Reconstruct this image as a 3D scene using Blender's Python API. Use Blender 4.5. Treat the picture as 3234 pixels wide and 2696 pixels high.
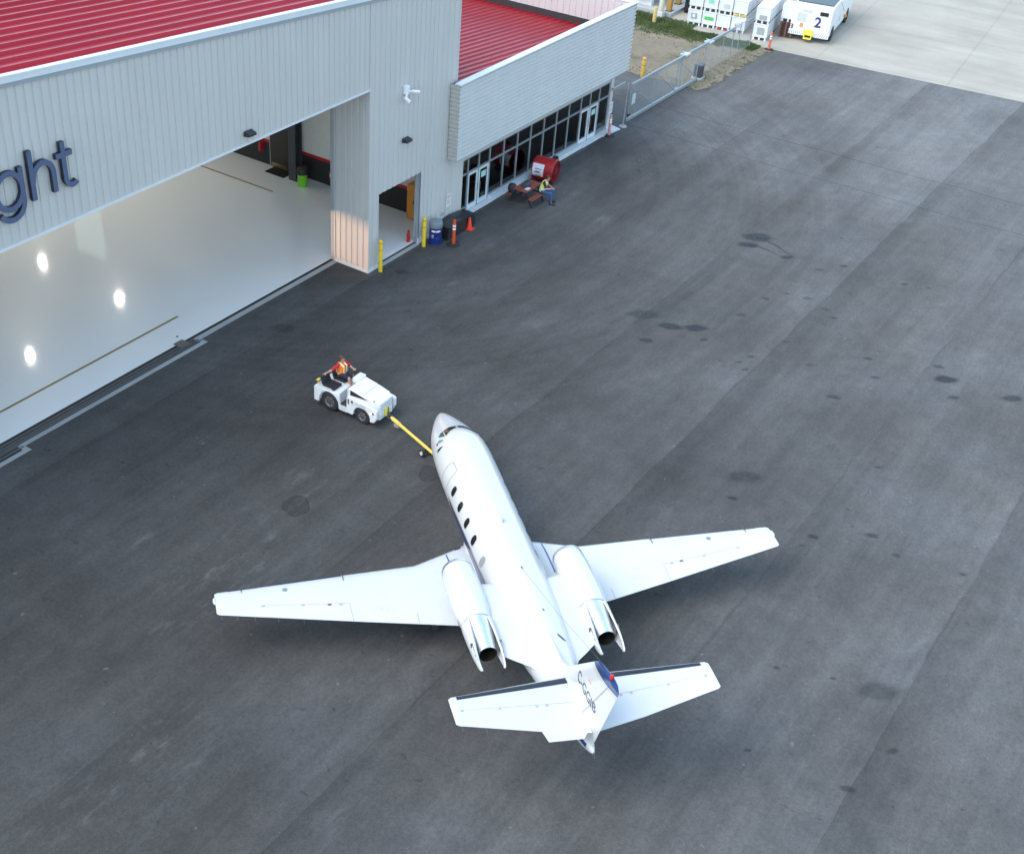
import bpy, bmesh, math, random
from mathutils import Vector, Matrix
from math import sin, cos, pi, radians, sqrt, atan2
random.seed(7)
scene = bpy.context.scene
for o in list(bpy.data.objects):
    bpy.data.objects.remove(o, do_unlink=True)
COL = scene.collection

# ------------------------------------------------------------------ camera
cam = bpy.data.cameras.new("camera")
cam.sensor_width = 36.0
cam.sensor_fit = 'HORIZONTAL'
cam.lens = 45.398
cam.shift_x = 0.0939
cam.shift_y = 0.04175
cam.clip_start = 0.5
cam.clip_end = 2000
camo = bpy.data.objects.new("camera", cam)
COL.objects.link(camo)
_yaw, _pit, _rol = radians(34.86545), radians(36.33174), radians(-2.33900)
_f = Vector((cos(_yaw)*cos(_pit), sin(_yaw)*cos(_pit), -sin(_pit)))
_r = Vector((sin(_yaw), -cos(_yaw), 0))
_d = _f.cross(_r)
_r2 = cos(_rol)*_r + sin(_rol)*_d
_d2 = -sin(_rol)*_r + cos(_rol)*_d
M = Matrix((_r2, -_d2, -_f)).transposed().to_4x4()
M.translation = Vector((-37.06998, -28.58546, 24.63632))
camo.matrix_world = M
scene.camera = camo

# ------------------------------------------------------------------ sky and sun (overcast evening)
SUN_EL, SUN_AZ = radians(52), radians(155)      # azimuth measured from +X towards +Y
world = bpy.data.worlds.new("World")
scene.world = world
world.use_nodes = True
wt = world.node_tree
for n in list(wt.nodes):
    wt.nodes.remove(n)
wo = wt.nodes.new('ShaderNodeOutputWorld')
wb = wt.nodes.new('ShaderNodeBackground')
sky = wt.nodes.new('ShaderNodeTexSky')
sky.sky_type = 'NISHITA'
sky.sun_disc = False
sky.sun_elevation = SUN_EL
sky.sun_rotation = pi/2 - SUN_AZ
sky.air_density = 1.0
sky.dust_density = 1.0
sky.ozone_density = 1.0
# thin cloud deck: the blue of the clear sky is greyed by it
hsv = wt.nodes.new('ShaderNodeHueSaturation')
hsv.inputs['Hue'].default_value = 0.485
hsv.inputs['Saturation'].default_value = 0.85
wt.links.new(sky.outputs[0], hsv.inputs['Color'])
wt.links.new(hsv.outputs[0], wb.inputs['Color'])
wb.inputs['Strength'].default_value = 0.15
wt.links.new(wb.outputs[0], wo.inputs['Surface'])
sun = bpy.data.lights.new("sun", 'SUN')
sun.energy = 0.65
sun.angle = radians(48)
sun.color = (1.0, 0.93, 0.80)
suno = bpy.data.objects.new("sun", sun)
COL.objects.link(suno)
sd = Vector((cos(SUN_EL)*cos(SUN_AZ), cos(SUN_EL)*sin(SUN_AZ), sin(SUN_EL)))
suno.rotation_euler = sd.to_track_quat('Z', 'Y').to_euler()
suno.location = sd*100

scene.view_settings.view_transform = 'Standard'
scene.view_settings.look = 'None'
scene.view_settings.gamma = 1.0
scene.view_settings.exposure = 1.62
scene.view_settings.use_curve_mapping = False
scene.render.engine = 'CYCLES'
scene.cycles.max_bounces = 8
scene.cycles.transparent_max_bounces = 16

# ------------------------------------------------------------------ materials
MATS = {}
class NT:
    def __init__(s, name):
        s.m = bpy.data.materials.new(name); s.m.use_nodes = True
        s.t = s.m.node_tree
        for n in list(s.t.nodes): s.t.nodes.remove(n)
        s.out = s.t.nodes.new('ShaderNodeOutputMaterial')
    def n(s, typ, **kw):
        nd = s.t.nodes.new(typ)
        for k, v in kw.items(): setattr(nd, k, v)
        return nd
    def put(s, sock, v):
        if v is None: return
        if isinstance(v, bpy.types.NodeSocket): s.t.links.new(v, sock)
        else:
            if isinstance(v, (tuple, list)) and sock.type == 'RGBA' and len(v) == 3: v = (*v, 1)
            sock.default_value = v
    def math(s, op, a, b=None, c=None, clamp=False):
        nd = s.n('ShaderNodeMath', operation=op, use_clamp=clamp)
        s.put(nd.inputs[0], a); s.put(nd.inputs[1], b)
        if c is not None: s.put(nd.inputs[2], c)
        return nd.outputs[0]
    def step(s, v, lo, hi, a=0.0, b=1.0):
        nd = s.n('ShaderNodeMapRange', interpolation_type='SMOOTHSTEP')
        for i, q in enumerate((v, lo, hi, a, b)): s.put(nd.inputs[i], q)
        return nd.outputs[0]
    def lin(s, v, lo, hi, a=0.0, b=1.0):
        nd = s.n('ShaderNodeMapRange')
        for i, q in enumerate((v, lo, hi, a, b)): s.put(nd.inputs[i], q)
        return nd.outputs[0]
    def pos(s): return s.n('ShaderNodeNewGeometry').outputs['Position']
    def obj(s): return s.n('ShaderNodeTexCoord').outputs['Object']
    def xyz(s, v):
        nd = s.n('ShaderNodeSeparateXYZ'); s.put(nd.inputs[0], v); return nd.outputs
    def vec(s, x, y, z):
        nd = s.n('ShaderNodeCombineXYZ')
        for i, q in enumerate((x, y, z)): s.put(nd.inputs[i], q)
        return nd.outputs[0]
    def mapping(s, v, scale=(1, 1, 1), loc=(0, 0, 0), rot=(0, 0, 0)):
        nd = s.n('ShaderNodeMapping'); s.put(nd.inputs[0], v)
        nd.inputs[1].default_value = loc; nd.inputs[2].default_value = rot; nd.inputs[3].default_value = scale
        return nd.outputs[0]
    def noise(s, v, scale, detail=3, rough=.55, dist=0.0):
        nd = s.n('ShaderNodeTexNoise'); s.put(nd.inputs['Vector'], v)
        nd.inputs['Scale'].default_value = scale; nd.inputs['Detail'].default_value = detail
        nd.inputs['Roughness'].default_value = rough; nd.inputs['Distortion'].default_value = dist
        return nd.outputs[0]
    def white(s, v):
        nd = s.n('ShaderNodeTexWhiteNoise', noise_dimensions='1D'); s.put(nd.inputs['W'], v); return nd.outputs[0]
    def mix(s, f, a, b, typ='MIX'):
        nd = s.n('ShaderNodeMix', data_type='RGBA', blend_type=typ)
        s.put(nd.inputs[0], f); s.put(nd.inputs[6], a); s.put(nd.inputs[7], b)
        return nd.outputs[2]
    def bsdf(s, col, rough=.5, metal=0., spec=.5, normal=None, coat=0., coatr=.05):
        b = s.n('ShaderNodeBsdfPrincipled')
        s.put(b.inputs['Base Color'], col); s.put(b.inputs['Roughness'], rough); s.put(b.inputs['Metallic'], metal)
        s.put(b.inputs['Specular IOR Level'], spec); s.put(b.inputs['Coat Weight'], coat); s.put(b.inputs['Coat Roughness'], coatr)
        if normal is not None:
            s.t.links.new(normal, b.inputs['Normal'])
            if coat: s.t.links.new(normal, b.inputs['Coat Normal'])
        return b
    def bump(s, h, st=.3, dist=.02):
        nd = s.n('ShaderNodeBump'); s.put(nd.inputs['Height'], h)
        nd.inputs['Strength'].default_value = st; nd.inputs['Distance'].default_value = dist
        return nd.outputs[0]
    def done(s, sh):
        s.t.links.new(sh.outputs[0] if hasattr(sh, 'outputs') else sh, s.out.inputs['Surface'])
        return s.m

def mat(name, col, rough=.5, metal=0., var=.08, scale=6., spec=.5, coat=0., bump=0., bscale=40.):
    """plain procedural surface with grime-like tone variation"""
    if name in MATS: return MATS[name]
    t = NT(name)
    p = t.obj()
    nz = t.noise(p, scale, 4)
    f = t.lin(nz, .3, .7, 1-var, 1+var)
    c = t.mix(1.0, (*col, 1), t.vec(f, f, f), 'MULTIPLY')
    r = t.lin(t.noise(p, scale*2.3, 2), .3, .7, max(.02, rough-.06), min(1, rough+.06))
    nm = t.bump(t.noise(p, bscale, 3), bump) if bump else None
    MATS[name] = t.done(t.bsdf(c, r, metal, spec, nm, coat))
    return MATS[name]

def emis(name, col, strength):
    if name in MATS: return MATS[name]
    t = NT(name)
    e = t.n('ShaderNodeEmission')
    nz = t.lin(t.noise(t.obj(), 4., 2), .3, .7, .92, 1.0)
    t.put(e.inputs[0], t.mix(1.0, (*col, 1), t.vec(nz, nz, nz), 'MULTIPLY')); e.inputs[1].default_value = strength
    MATS[name] = t.done(e)
    return MATS[name]

def glass(name, tint, refl=.9, rough=.02, through=.75):
    if name in MATS: return MATS[name]
    t = NT(name)
    tr = t.n('ShaderNodeBsdfTransparent'); tr.inputs[0].default_value = (*[through*c for c in tint], 1)
    gl = t.n('ShaderNodeBsdfGlossy'); gl.inputs['Color'].default_value = (refl, refl, refl, 1); gl.inputs['Roughness'].default_value = rough
    fr = t.n('ShaderNodeFresnel'); fr.inputs[0].default_value = 1.5
    nz = t.noise(t.pos(), .8, 2)
    mx = t.n('ShaderNodeMixShader')
    t.put(mx.inputs[0], t.math('MULTIPLY', fr.outputs[0], t.lin(nz, .3, .7, .85, 1.)))
    t.t.links.new(tr.outputs[0], mx.inputs[1]); t.t.links.new(gl.outputs[0], mx.inputs[2])
    MATS[name] = t.done(mx)
    return MATS[name]

# ------------------------------------------------------------------ mesh helpers
class MB:
    def __init__(s): s.v = []; s.f = []
    def add(s, vs, fs):
        o = len(s.v); s.v += [tuple(v) for v in vs]; s.f += [tuple(i+o for i in f) for f in fs]; return s
    def box(s, a, b):
        (x0, y0, z0), (x1, y1, z1) = a, b
        x0, x1 = min(x0, x1), max(x0, x1); y0, y1 = min(y0, y1), max(y0, y1); z0, z1 = min(z0, z1), max(z0, z1)
        return s.add([(x0,y0,z0),(x1,y0,z0),(x1,y1,z0),(x0,y1,z0),(x0,y0,z1),(x1,y0,z1),(x1,y1,z1),(x0,y1,z1)],
                     [(0,3,2,1),(4,5,6,7),(0,1,5,4),(1,2,6,5),(2,3,7,6),(3,0,4,7)])
    def cbox(s, c, d): return s.box([c[i]-d[i]/2 for i in range(3)], [c[i]+d[i]/2 for i in range(3)])
    def quad(s, a, b, c, d): return s.add([a, b, c, d], [(0,1,2,3)])
    def obox(s, p0, p1, w, h, up=(0,0,1)):
        """bar from p0 to p1, w wide, h tall"""
        p0, p1 = Vector(p0), Vector(p1); d = (p1-p0).normalized(); u = Vector(up)
        if abs(d.dot(u)) > .99: u = Vector((1,0,0))
        r = d.cross(u).normalized(); u = r.cross(d)
        vs = [p+r*(sx*w/2)+u*(sz*h/2) for p in (p0, p1) for sx, sz in ((-1,-1),(1,-1),(1,1),(-1,1))]
        return s.add(vs, [(0,1,2,3),(7,6,5,4),(0,4,5,1),(1,5,6,2),(2,6,7,3),(3,7,4,0)])
    def tube(s, pts, r, n=8, caps=True):
        pts = [Vector(p) for p in pts]; rs = r if isinstance(r, (list, tuple)) else [r]*len(pts)
        vs = []; fs = []; prev = None
        for i, p in enumerate(pts):
            d = (pts[min(i+1, len(pts)-1)]-pts[max(i-1, 0)]).normalized()
            if prev is None:
                u = Vector((0,0,1)) if abs(d.z) < .9 else Vector((1,0,0))
            else: u = prev
            a = d.cross(u).normalized(); u = a.cross(d).normalized(); prev = u
            vs += [p+(a*cos(2*pi*k/n)+u*sin(2*pi*k/n))*rs[i] for k in range(n)]
        for i in range(len(pts)-1):
            for k in range(n):
                fs.append((i*n+k, i*n+(k+1)%n, (i+1)*n+(k+1)%n, (i+1)*n+k))
        if caps: fs += [tuple(reversed(range(n))), tuple(range((len(pts)-1)*n, len(pts)*n))]
        return s.add(vs, fs)
    def lathe(s, prof, n=20, c=(0,0,0), axis='z', caps=True):
        """prof = [(r, h)...] along axis"""
        vs = []; fs = []
        for r, h in prof:
            for k in range(n):
                a = 2*pi*k/n; x, y = r*cos(a), r*sin(a)
                p = {'z': (x, y, h), 'x': (h, x, y), 'y': (y, h, x)}[axis]
                vs.append((p[0]+c[0], p[1]+c[1], p[2]+c[2]))
        m = len(prof)
        for i in range(m-1):
            for k in range(n):
                fs.append((i*n+k, i*n+(k+1)%n, (i+1)*n+(k+1)%n, (i+1)*n+k))
        if caps: fs += [tuple(reversed(range(n))), tuple(range((m-1)*n, m*n))]
        return s.add(vs, fs)
    def prism(s, poly, a, b, axis='y'):
        """poly of 2D points extruded along axis from a to b; 'y': (x,z) 'x': (y,z) 'z': (x,y)"""
        def P(p, t): return {'y': (p[0], t, p[1]), 'x': (t, p[0], p[1]), 'z': (p[0], p[1], t)}[axis]
        n = len(poly); vs = [P(p, a) for p in poly]+[P(p, b) for p in poly]
        fs = [tuple(range(n)), tuple(reversed(range(n, 2*n)))]+[(i, n+i, n+(i+1)%n, (i+1)%n) for i in range(n)]
        return s.add(vs, fs)
    def loft(s, rings, closed=True, caps=True):
        n = len(rings[0]); vs = [p for r in rings for p in r]; fs = []
        for i in range(len(rings)-1):
            for k in range(n if closed else n-1):
                fs.append((i*n+k, i*n+(k+1)%n, (i+1)*n+(k+1)%n, (i+1)*n+k))
        if caps: fs += [tuple(reversed(range(n))), tuple(range((len(rings)-1)*n, len(rings)*n))]
        return s.add(vs, fs)
    def mesh(s, name, m=None, smooth=False, ang=None):
        me = bpy.data.meshes.new(name); me.from_pydata(s.v, [], s.f)
        bm = bmesh.new(); bm.from_mesh(me); bmesh.ops.recalc_face_normals(bm, faces=bm.faces)
        if smooth:
            for f in bm.faces: f.smooth = True
            if ang:
                for e in bm.edges:
                    if len(e.link_faces) == 2 and e.calc_face_angle(0) > radians(ang): e.smooth = False
        bm.to_mesh(me); bm.free()
        if m: me.materials.append(m)
        me.update()
        return me
    def build(s, name, m=None, parent=None, smooth=False, ang=40, bevel=0., label=None, kind=None):
        o = bpy.data.objects.new(name, s.mesh(name, m, smooth, ang)); COL.objects.link(o)
        if parent is not None: o.parent = parent
        if bevel:
            b = o.modifiers.new('bevel', 'BEVEL'); b.width = bevel; b.segments = 2; b.limit_method = 'ANGLE'; b.angle_limit = radians(35)
        if label: o['label'] = label
        if kind: o['kind'] = kind
        return o

def thing(name, label, cat, loc=(0,0,0), rz=0., group=None):
    o = bpy.data.objects.new(name, None); COL.objects.link(o)
    o.location = loc; o.rotation_euler = (0, 0, rz); o.empty_display_size = .2
    o['label'] = label; o['category'] = cat
    if group: o['group'] = group
    return o
def tag(o, label, cat, group=None):
    o['label'] = label; o['category'] = cat
    if group: o['group'] = group
    return o
def copy_tree(o, parent=None):
    c = o.copy(); COL.objects.link(c)
    if parent is not None: c.parent = parent
    for ch in list(o.children): copy_tree(ch, c)
    return c
def dup(o, loc, rz, label=None):
    c = copy_tree(o); c.location = loc; c.rotation_euler = (0, 0, rz)
    if label: c['label'] = label
    return c
def inst(name, me, parent, loc=(0,0,0)):
    o = bpy.data.objects.new(name, me); COL.objects.link(o); o.parent = parent; o.location = loc
    return o
def lerp(a, b, t): return a+(b-a)*t
def text_mesh(name, txt, size, m, parent, mw, extrude=.002, align='CENTER', bold=0.):
    cu = bpy.data.curves.new(name, 'FONT'); cu.body = txt; cu.size = size; cu.extrude = extrude; cu.offset = bold
    cu.align_x = align; cu.align_y = 'CENTER'
    tmp = bpy.data.objects.new(name+'_tmp', cu); COL.objects.link(tmp)
    dg = bpy.context.evaluated_depsgraph_get()
    me = bpy.data.meshes.new_from_object(tmp.evaluated_get(dg))
    bpy.data.objects.remove(tmp, do_unlink=True); bpy.data.curves.remove(cu)
    me.materials.clear(); me.materials.append(m)
    me.transform(mw)
    o = bpy.data.objects.new(name, me); COL.objects.link(o)
    if parent is not None: o.parent = parent
    return o
# ------------------------------------------------------------------ ground
def asphalt():
    t = NT('asphalt'); p = t.pos(); x, y, z = t.xyz(p)
    # paving lanes 5 m wide laid along the hangar front
    lane = t.math('DIVIDE', t.math('ADD', y, t.math('MULTIPLY_ADD', t.noise(p, .35, 2), .3, 25.35)), 5.05)
    lid = t.math('FLOOR', lane); fr = t.math('FRACT', lane)
    tone = t.lin(t.white(lid), 0, 1, .92, 1.07)
    edge = t.math('MINIMUM', fr, t.math('SUBTRACT', 1., fr))
    brk = t.step(t.noise(t.mapping(p, (.25, 1, 1)), .9, 3), .42, .6)
    seam = t.math('MULTIPLY', t.step(edge, .004, .012, 1., 0.), brk)
    band = t.math('MULTIPLY', t.step(fr, .70, 1.0), t.lin(t.noise(t.mapping(p, (.3, 1, 1)), .35, 3), .35, .7, .25, 1.))
    # streaks along the lanes, blotches, aggregate
    stk = t.noise(t.mapping(p, (.045, 1.0, 1)), .9, 5, .6)
    blt = t.noise(p, .13, 5, .6)
    fine = t.noise(p, 1.6, 5, .65)
    agg = t.noise(p, 28, 3, .7)
    # older, paler surface beyond the office; open-apron light painted in away from doors
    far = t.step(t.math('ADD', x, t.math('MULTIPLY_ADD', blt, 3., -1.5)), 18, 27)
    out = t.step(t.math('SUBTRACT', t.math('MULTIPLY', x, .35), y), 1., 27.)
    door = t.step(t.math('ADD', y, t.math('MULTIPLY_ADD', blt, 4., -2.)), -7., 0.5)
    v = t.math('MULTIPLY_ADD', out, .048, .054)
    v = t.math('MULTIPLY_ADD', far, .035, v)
    v = t.math('MULTIPLY', v, t.lin(door, 0, 1, 1., t.lin(far, 0, 1, 1.32, 1.0)))  # painted lighter by the doors to offset the hangar's shade
    mid = t.noise(p, 8.5, 3, .7); stk2 = t.noise(t.mapping(p, (.11, 1.6, 1), rot=(0, 0, .06)), 2.2, 4, .6)
    cx = t.math('SUBTRACT', x, 9.); cy = t.math('SUBTRACT', y, 9.)
    rad = t.math('SQRT', t.math('ADD', t.math('MULTIPLY', cx, cx), t.math('MULTIPLY', cy, cy)))
    arcs = t.noise(t.vec(t.math('MULTIPLY', rad, 1.3), 3.7, 0.), 1.0, 3, .6)
    arcz = t.math('MULTIPLY', t.step(rad, 8., 12.), t.step(rad, 27., 20.))
    v = t.math('MULTIPLY', v, t.lin(t.math('MULTIPLY', t.math('SUBTRACT', arcs, .5), arcz), -.25, .25, .80, 1.20))
    for nz, a in ((stk, .17), (stk2, .10), (blt, .36), (fine, .20), (mid, .22), (agg, .28)):
        v = t.math('MULTIPLY', v, t.lin(nz, .25, .75, 1-a, 1+a))
    v = t.math('MULTIPLY', v, tone)
    v = t.math('MULTIPLY', v, t.lin(seam, 0, 1, 1., .82))
    v = t.math('MULTIPLY', v, t.lin(band, 0, 1, 1., .72))
    # cross joints near the office corner
    for xc, w in ((21.3, .03), (24.65, .035)):
        d = t.math('ABSOLUTE', t.math('SUBTRACT', x, t.math('MULTIPLY_ADD', t.noise(p, .3, 2), .5, xc-.25)))
        v = t.math('MULTIPLY', v, t.lin(t.step(d, w*.5, w*1.6, 1., 0.), 0, 1, 1., .6))
    # pale dried patches and scuffs
    dry = t.math('MULTIPLY', t.step(t.noise(t.mapping(p, (.35, 1.2, 1), rot=(0, 0, .25)), .75, 5, .65), .60, .74), t.step(blt, .48, .62))
    v = t.math('MULTIPLY_ADD', dry, .045, v)
    for zx, zy, zr, za in ((-17.5, -8.2, 4.6, .065), (-24., -11.5, 5.5, .05), (-12.5, -7.0, 4.2, .045), (-20.5, -16.5, 4.5, .02), (-6.2, -27., 5., .03)):
        ex = t.math('MULTIPLY', t.math('SUBTRACT', x, zx), .42); ey = t.math('SUBTRACT', y, zy)
        dd = t.math('SQRT', t.math('ADD', t.math('MULTIPLY', ex, ex), t.math('MULTIPLY', ey, ey)))
        pt = t.step(t.noise(t.mapping(p, (.45, 1.3, 1), rot=(0, 0, .2)), 1.5, 6, .75), .50, .72)
        v = t.math('MULTIPLY_ADD', t.math('MULTIPLY', pt, t.step(dd, zr*.45, 0., 0., 1.)), za, v)
    dsp = t.math('MULTIPLY', t.step(t.noise(t.mapping(p, (1.5, .8, 1), rot=(0, 0, .6)), 2.3, 3, .6), .655, .70), t.step(t.noise(p, .16, 2), .44, .58))
    v = t.math('MULTIPLY', v, t.lin(dsp, 0, 1, 1., .66))
    speck = t.step(t.noise(p, 3.1, 2, .5), .735, .76)
    v = t.math('MULTIPLY_ADD', speck, .05, v)
    tint = t.mix(t.lin(t.noise(p, .25, 3), .35, .65), (1.01, .985, .955, 1), (.985, 1.0, 1.005, 1))
    c = t.mix(1., t.vec(v, v, v), tint, 'MULTIPLY')
    nm = t.bump(t.math('ADD', agg, t.math('MULTIPLY', t.noise(p, 90, 2), .6)), .25, .01)
    return t.done(t.bsdf(c, t.lin(fine, .3, .7, .78, .92), 0, .35, nm))
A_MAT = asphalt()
GX = [-400, -250, -150, -100, -70]+[-50+4*i for i in range(36)]+[95, 110, 140, 200, 300, 500]
gb_ = MB(); gn = len(GX)
gb_.add([(x, y, 0) for y in GX for x in GX], [(j*gn+i, j*gn+i+1, (j+1)*gn+i+1, (j+1)*gn+i) for j in range(gn-1) for i in range(gn-1)])
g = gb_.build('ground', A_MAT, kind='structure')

def oilmat():
    t = NT('oil_stain'); p = t.pos()
    a = t.n('ShaderNodeAttribute', attribute_name='alpha').outputs['Fac']
    a = t.math('MULTIPLY', a, t.lin(t.noise(p, 2.5, 4), .3, .7, .82, 1.0))
    b = t.bsdf((.018, .020, .022), t.lin(t.noise(p, 6., 2), .3, .7, .38, .6), 0, .5)
    tr = t.n('ShaderNodeBsdfTransparent')
    mx = t.n('ShaderNodeMixShader'); t.put(mx.inputs[0], a)
    t.t.links.new(tr.outputs[0], mx.inputs[1]); t.t.links.new(b.outputs[0], mx.inputs[2])
    return t.done(mx)
OIL = oilmat()
def stain(x, y, rx, ry, rot=0., strength=.8, seed=0, soft=.45, ring=False, parent=None, tail=None):
    rnd = random.Random(seed); n = 36
    if not ring: rx, ry = rx*.82, ry*.74
    ph = [rnd.uniform(0, 6.28) for _ in range(4)]; am = [rnd.uniform(.02, .07) for _ in range(4)]
    def R(a): return 1+sum(am[i]*sin((i+2)*a+ph[i]) for i in range(4))
    vs = [(x, y, .006)]; al = [strength*(.55 if ring else 1)]
    lv = [(.45, .55 if ring else 1.), (1-soft*.5, .6 if ring else 1.), (1.0-soft*.15 if ring else 1., 1. if ring else .55), (1+soft, 0.)]
    if ring: lv = [(.5, .5), (.90, .55), (.96, 1.15), (1.04, 0.)]
    for s_, a_ in lv:
        for k in range(n):
            a = 2*pi*k/n; r = R(a)*s_; px, py = rx*r*cos(a), ry*r*sin(a)
            vs.append((x+px*cos(rot)-py*sin(rot), y+px*sin(rot)+py*cos(rot), .006)); al.append(strength*a_)
    fs = [(0, 1+k, 1+(k+1)%n) for k in range(n)]
    for l in range(3):
        for k in range(n): fs.append((1+l*n+k, 1+l*n+n+k, 1+l*n+n+(k+1)%n, 1+l*n+(k+1)%n))
    if tail:
        o = len(vs); m = 10; tx, ty, w = tail
        for i in range(m+1):
            u = i/m; cx, cy = lerp(x, tx, u)+.1*sin(u*5), lerp(y, ty, u); d = Vector((tx-x, ty-y)).normalized()
            ww = w*(1-.75*u)
            for sgn, av in ((-1, 0.), (0, strength), (1, 0.)):
                vs.append((cx-d.y*ww*sgn, cy+d.x*ww*sgn, .0085)); al.append(av*(1-.4*u))
        for i in range(m):
            for k in range(2): fs.append((o+i*3+k, o+i*3+k+1, o+i*3+k+4, o+i*3+k+3))
    me = bpy.data.meshes.new('oil_stain'); me.from_pydata(vs, [], fs)
    at = me.attributes.new('alpha', 'FLOAT', 'POINT')
    for i, a in enumerate(al): at.data[i].value = min(1., a)
    me.materials.append(OIL)
    ob = bpy.data.objects.new('oil_stain', me); COL.objects.link(ob); ob.parent = g
    return ob
ST = [(13.47,-10.97,.62,.62,.7),(12.53,-10.96,.42,.34,.75),(12.49,-12.73,.26,.22,.75),(4.04,-11.58,.42,.28,.75),(4.55,-12.4,.42,.27,.75),
 (2.5,-11.35,.28,.22,.7),(13.28,-14.93,.2,.2,.6),(12.29,-14.26,.17,.15,.55),(8.48,-13.53,.16,.14,.6),(7.04,-21.25,.40,.24,.8),(7.75,-20.74,.2,.12,.6),
 (3.25,-18.44,.24,.2,.6),(6.61,-18.46,.17,.15,.65),(7.28,-23.55,.36,.28,.6),(5.49,-19.15,.18,.13,.55),(13.35,-17.49,.16,.14,.6),(13.68,-18.39,.13,.1,.55),
 (6.63,-13.33,.2,.12,.4),(3.94,-14.95,.16,.13,.6),(3.3,-14.79,.12,.1,.5),(2.95,-15.18,.14,.12,.55),(2.94,-14.25,.12,.08,.5),(3.94,-13.04,.16,.12,.6),
 (9.46,-14.06,.13,.11,.55),(8.75,-16.27,.17,.1,.5),(9.22,-15.73,.16,.12,.5),(4.8,-16.93,.18,.12,.45),(5.98,-21.85,.22,.12,.6),(9.6,-14.84,.2,.09,.5),
 (5.82,-15.54,.16,.1,.45),(8.03,-16.17,.1,.09,.5),(4.21,-10.36,.6,.25,.35),(.1,-21.26,.15,.12,.5),
 (-4.51,-18.17,.17,.16,.7),(-4.75,-20.95,.17,.13,.7),(-3.55,-22.38,.19,.13,.65),(-13.94,-22.98,.09,.08,.75),(-10.75,-22.35,.09,.07,.65),(-10.18,-23.73,.09,.07,.65),
 (-9.89,-24.87,.55,.4,.3),(-4.01,-23.29,.14,.08,.5),(-3.63,-25.19,.11,.1,.65),(-5.36,-20.85,.1,.07,.5),(-11.68,-25.91,.16,.06,.55),(-13.57,-25.45,.18,.05,.6),
 (-3.2,-18.0,.55,.09,.35),(-1.5,-3.1,.22,.12,.3),(-3.2,-1.9,.3,.12,.25),(1.0,-1.0,.3,.25,.4),(-5.5,-.2,.5,.14,.28)]
for i, (x, y, rx, ry, s_) in enumerate(ST):
    stain(x, y, max(rx, ry)*1.15, max(rx, ry)*(.72 if i > 1 else .75), -.94+random.uniform(-.25, .25), s_*(.85 if max(rx, ry) > .3 else .62), i, .4, tail=((12.49,-12.73,.13) if i == 1 else (12.75,-13.1,.15) if i == 0 else None))
stain(-13.42, -7.68, .52, .40, .5, .42, 77, .3, ring=True)
stain(-9.5, -9.9, .45, .32, .5, .40, 78, .3, ring=True)
stain(72.5, -.5, 2.2, .28, .2, .7, 79, .3)

def concrete(name, col, jx=None):
    t = NT(name); p = t.pos(); x, y, z = t.xyz(p)
    q = t.mapping(p, rot=(0, 0, -.1)); qx, qy, qz = t.xyz(q)
    v = t.lin(t.noise(p, .25, 5, .6), .3, .7, .86, 1.08)
    v = t.math('MULTIPLY', v, t.lin(t.noise(t.mapping(p, (1, .12, 1)), .8, 4), .3, .7, .9, 1.08))
    v = t.math('MULTIPLY', v, t.lin(t.noise(p, 14, 3, .7), .3, .7, .92, 1.08))
    if jx:
        for c, s0 in ((qx, jx), (qy, jx)):
            f = t.math('FRACT', t.math('DIVIDE', c, s0)); e = t.math('MINIMUM', f, t.math('SUBTRACT', 1., f))
            v = t.math('MULTIPLY', v, t.lin(t.step(e, .003, .012, 1., 0.), 0, 1, 1., .90))
    c = t.mix(1., (*col, 1), t.vec(v, v, v), 'MULTIPLY')
    return t.done(t.bsdf(c, .85, 0, .3, t.bump(t.noise(p, 30, 3), .2, .01)))
CONC = concrete('apron_concrete', (.38, .355, .30), 7.5)
CONC2 = concrete('trim_concrete', (.40, .41, .41))
ap = MB(); P = [(37.55,-1.15),(38.66,-15.4),(43.5,-60),(47,-120),(420,-120),(420,300),(41.3,300),(39.0,6.4),(37.7,4.2),(37.9,2.75),(37.4,-.3)]
ap.add([(x, y, .006) for x, y in P], [tuple(range(len(P)))]).build('concrete_apron', CONC, kind='structure')

def gravel():
    t = NT('gravel'); p = t.pos(); x, y, z = t.xyz(p)
    v = t.noise(p, .5, 5, .65); w = t.noise(p, 5, 4, .7); u = t.noise(t.mapping(p, (1, .35, 1), rot=(0, 0, .3)), 1.2, 4)
    c = t.mix(t.lin(v, .3, .7), (.19, .165, .115), (.29, .25, .185))
    c = t.mix(t.lin(w, .35, .75, 0, .5), c, (.12, .10, .075))
    c = t.mix(t.math('MULTIPLY', t.step(u, .55, .66), .45), c, (.09, .085, .06))
    al = t.n('ShaderNodeAttribute', attribute_name='alpha').outputs['Fac']
    k = t.step(t.math('ADD', al, t.math('MULTIPLY_ADD', t.noise(p, 2.2, 5, .7), 1.6, -.8)), .35, .65)
    b = t.bsdf(c, .95, 0, .2, t.bump(w, .6, .05)); tr = t.n('ShaderNodeBsdfTransparent'); mx = t.n('ShaderNodeMixShader'); t.put(mx.inputs[0], k)
    t.t.links.new(tr.outputs[0], mx.inputs[1]); t.t.links.new(b.outputs[0], mx.inputs[2])
    return t.done(mx)
GR = gravel()
gp = MB(); n = 46; xs = [28+9.7*i/n for i in range(n+1)]; m = 60; ys = [-1.65+24*j/m for j in range(m+1)]
rnd = random.Random(3)
vs = []
for j, y in enumerate(ys):
    for i, x in enumerate(xs):
        edge = min(i*.45, (n-i)*.45, j, 5)/5
        xx = x; yy = y
        if j == 0: yy += .07*sin(x*2.1)+.05*sin(x*5)+max(0, (29.6-x))*.75
        if i == 0: xx += .12*sin(y*2.3)
        vs.append((xx, yy, .012+edge*(.06*rnd.random()+.03*sin(x*1.3)*sin(y*.9)+.03)))
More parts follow.
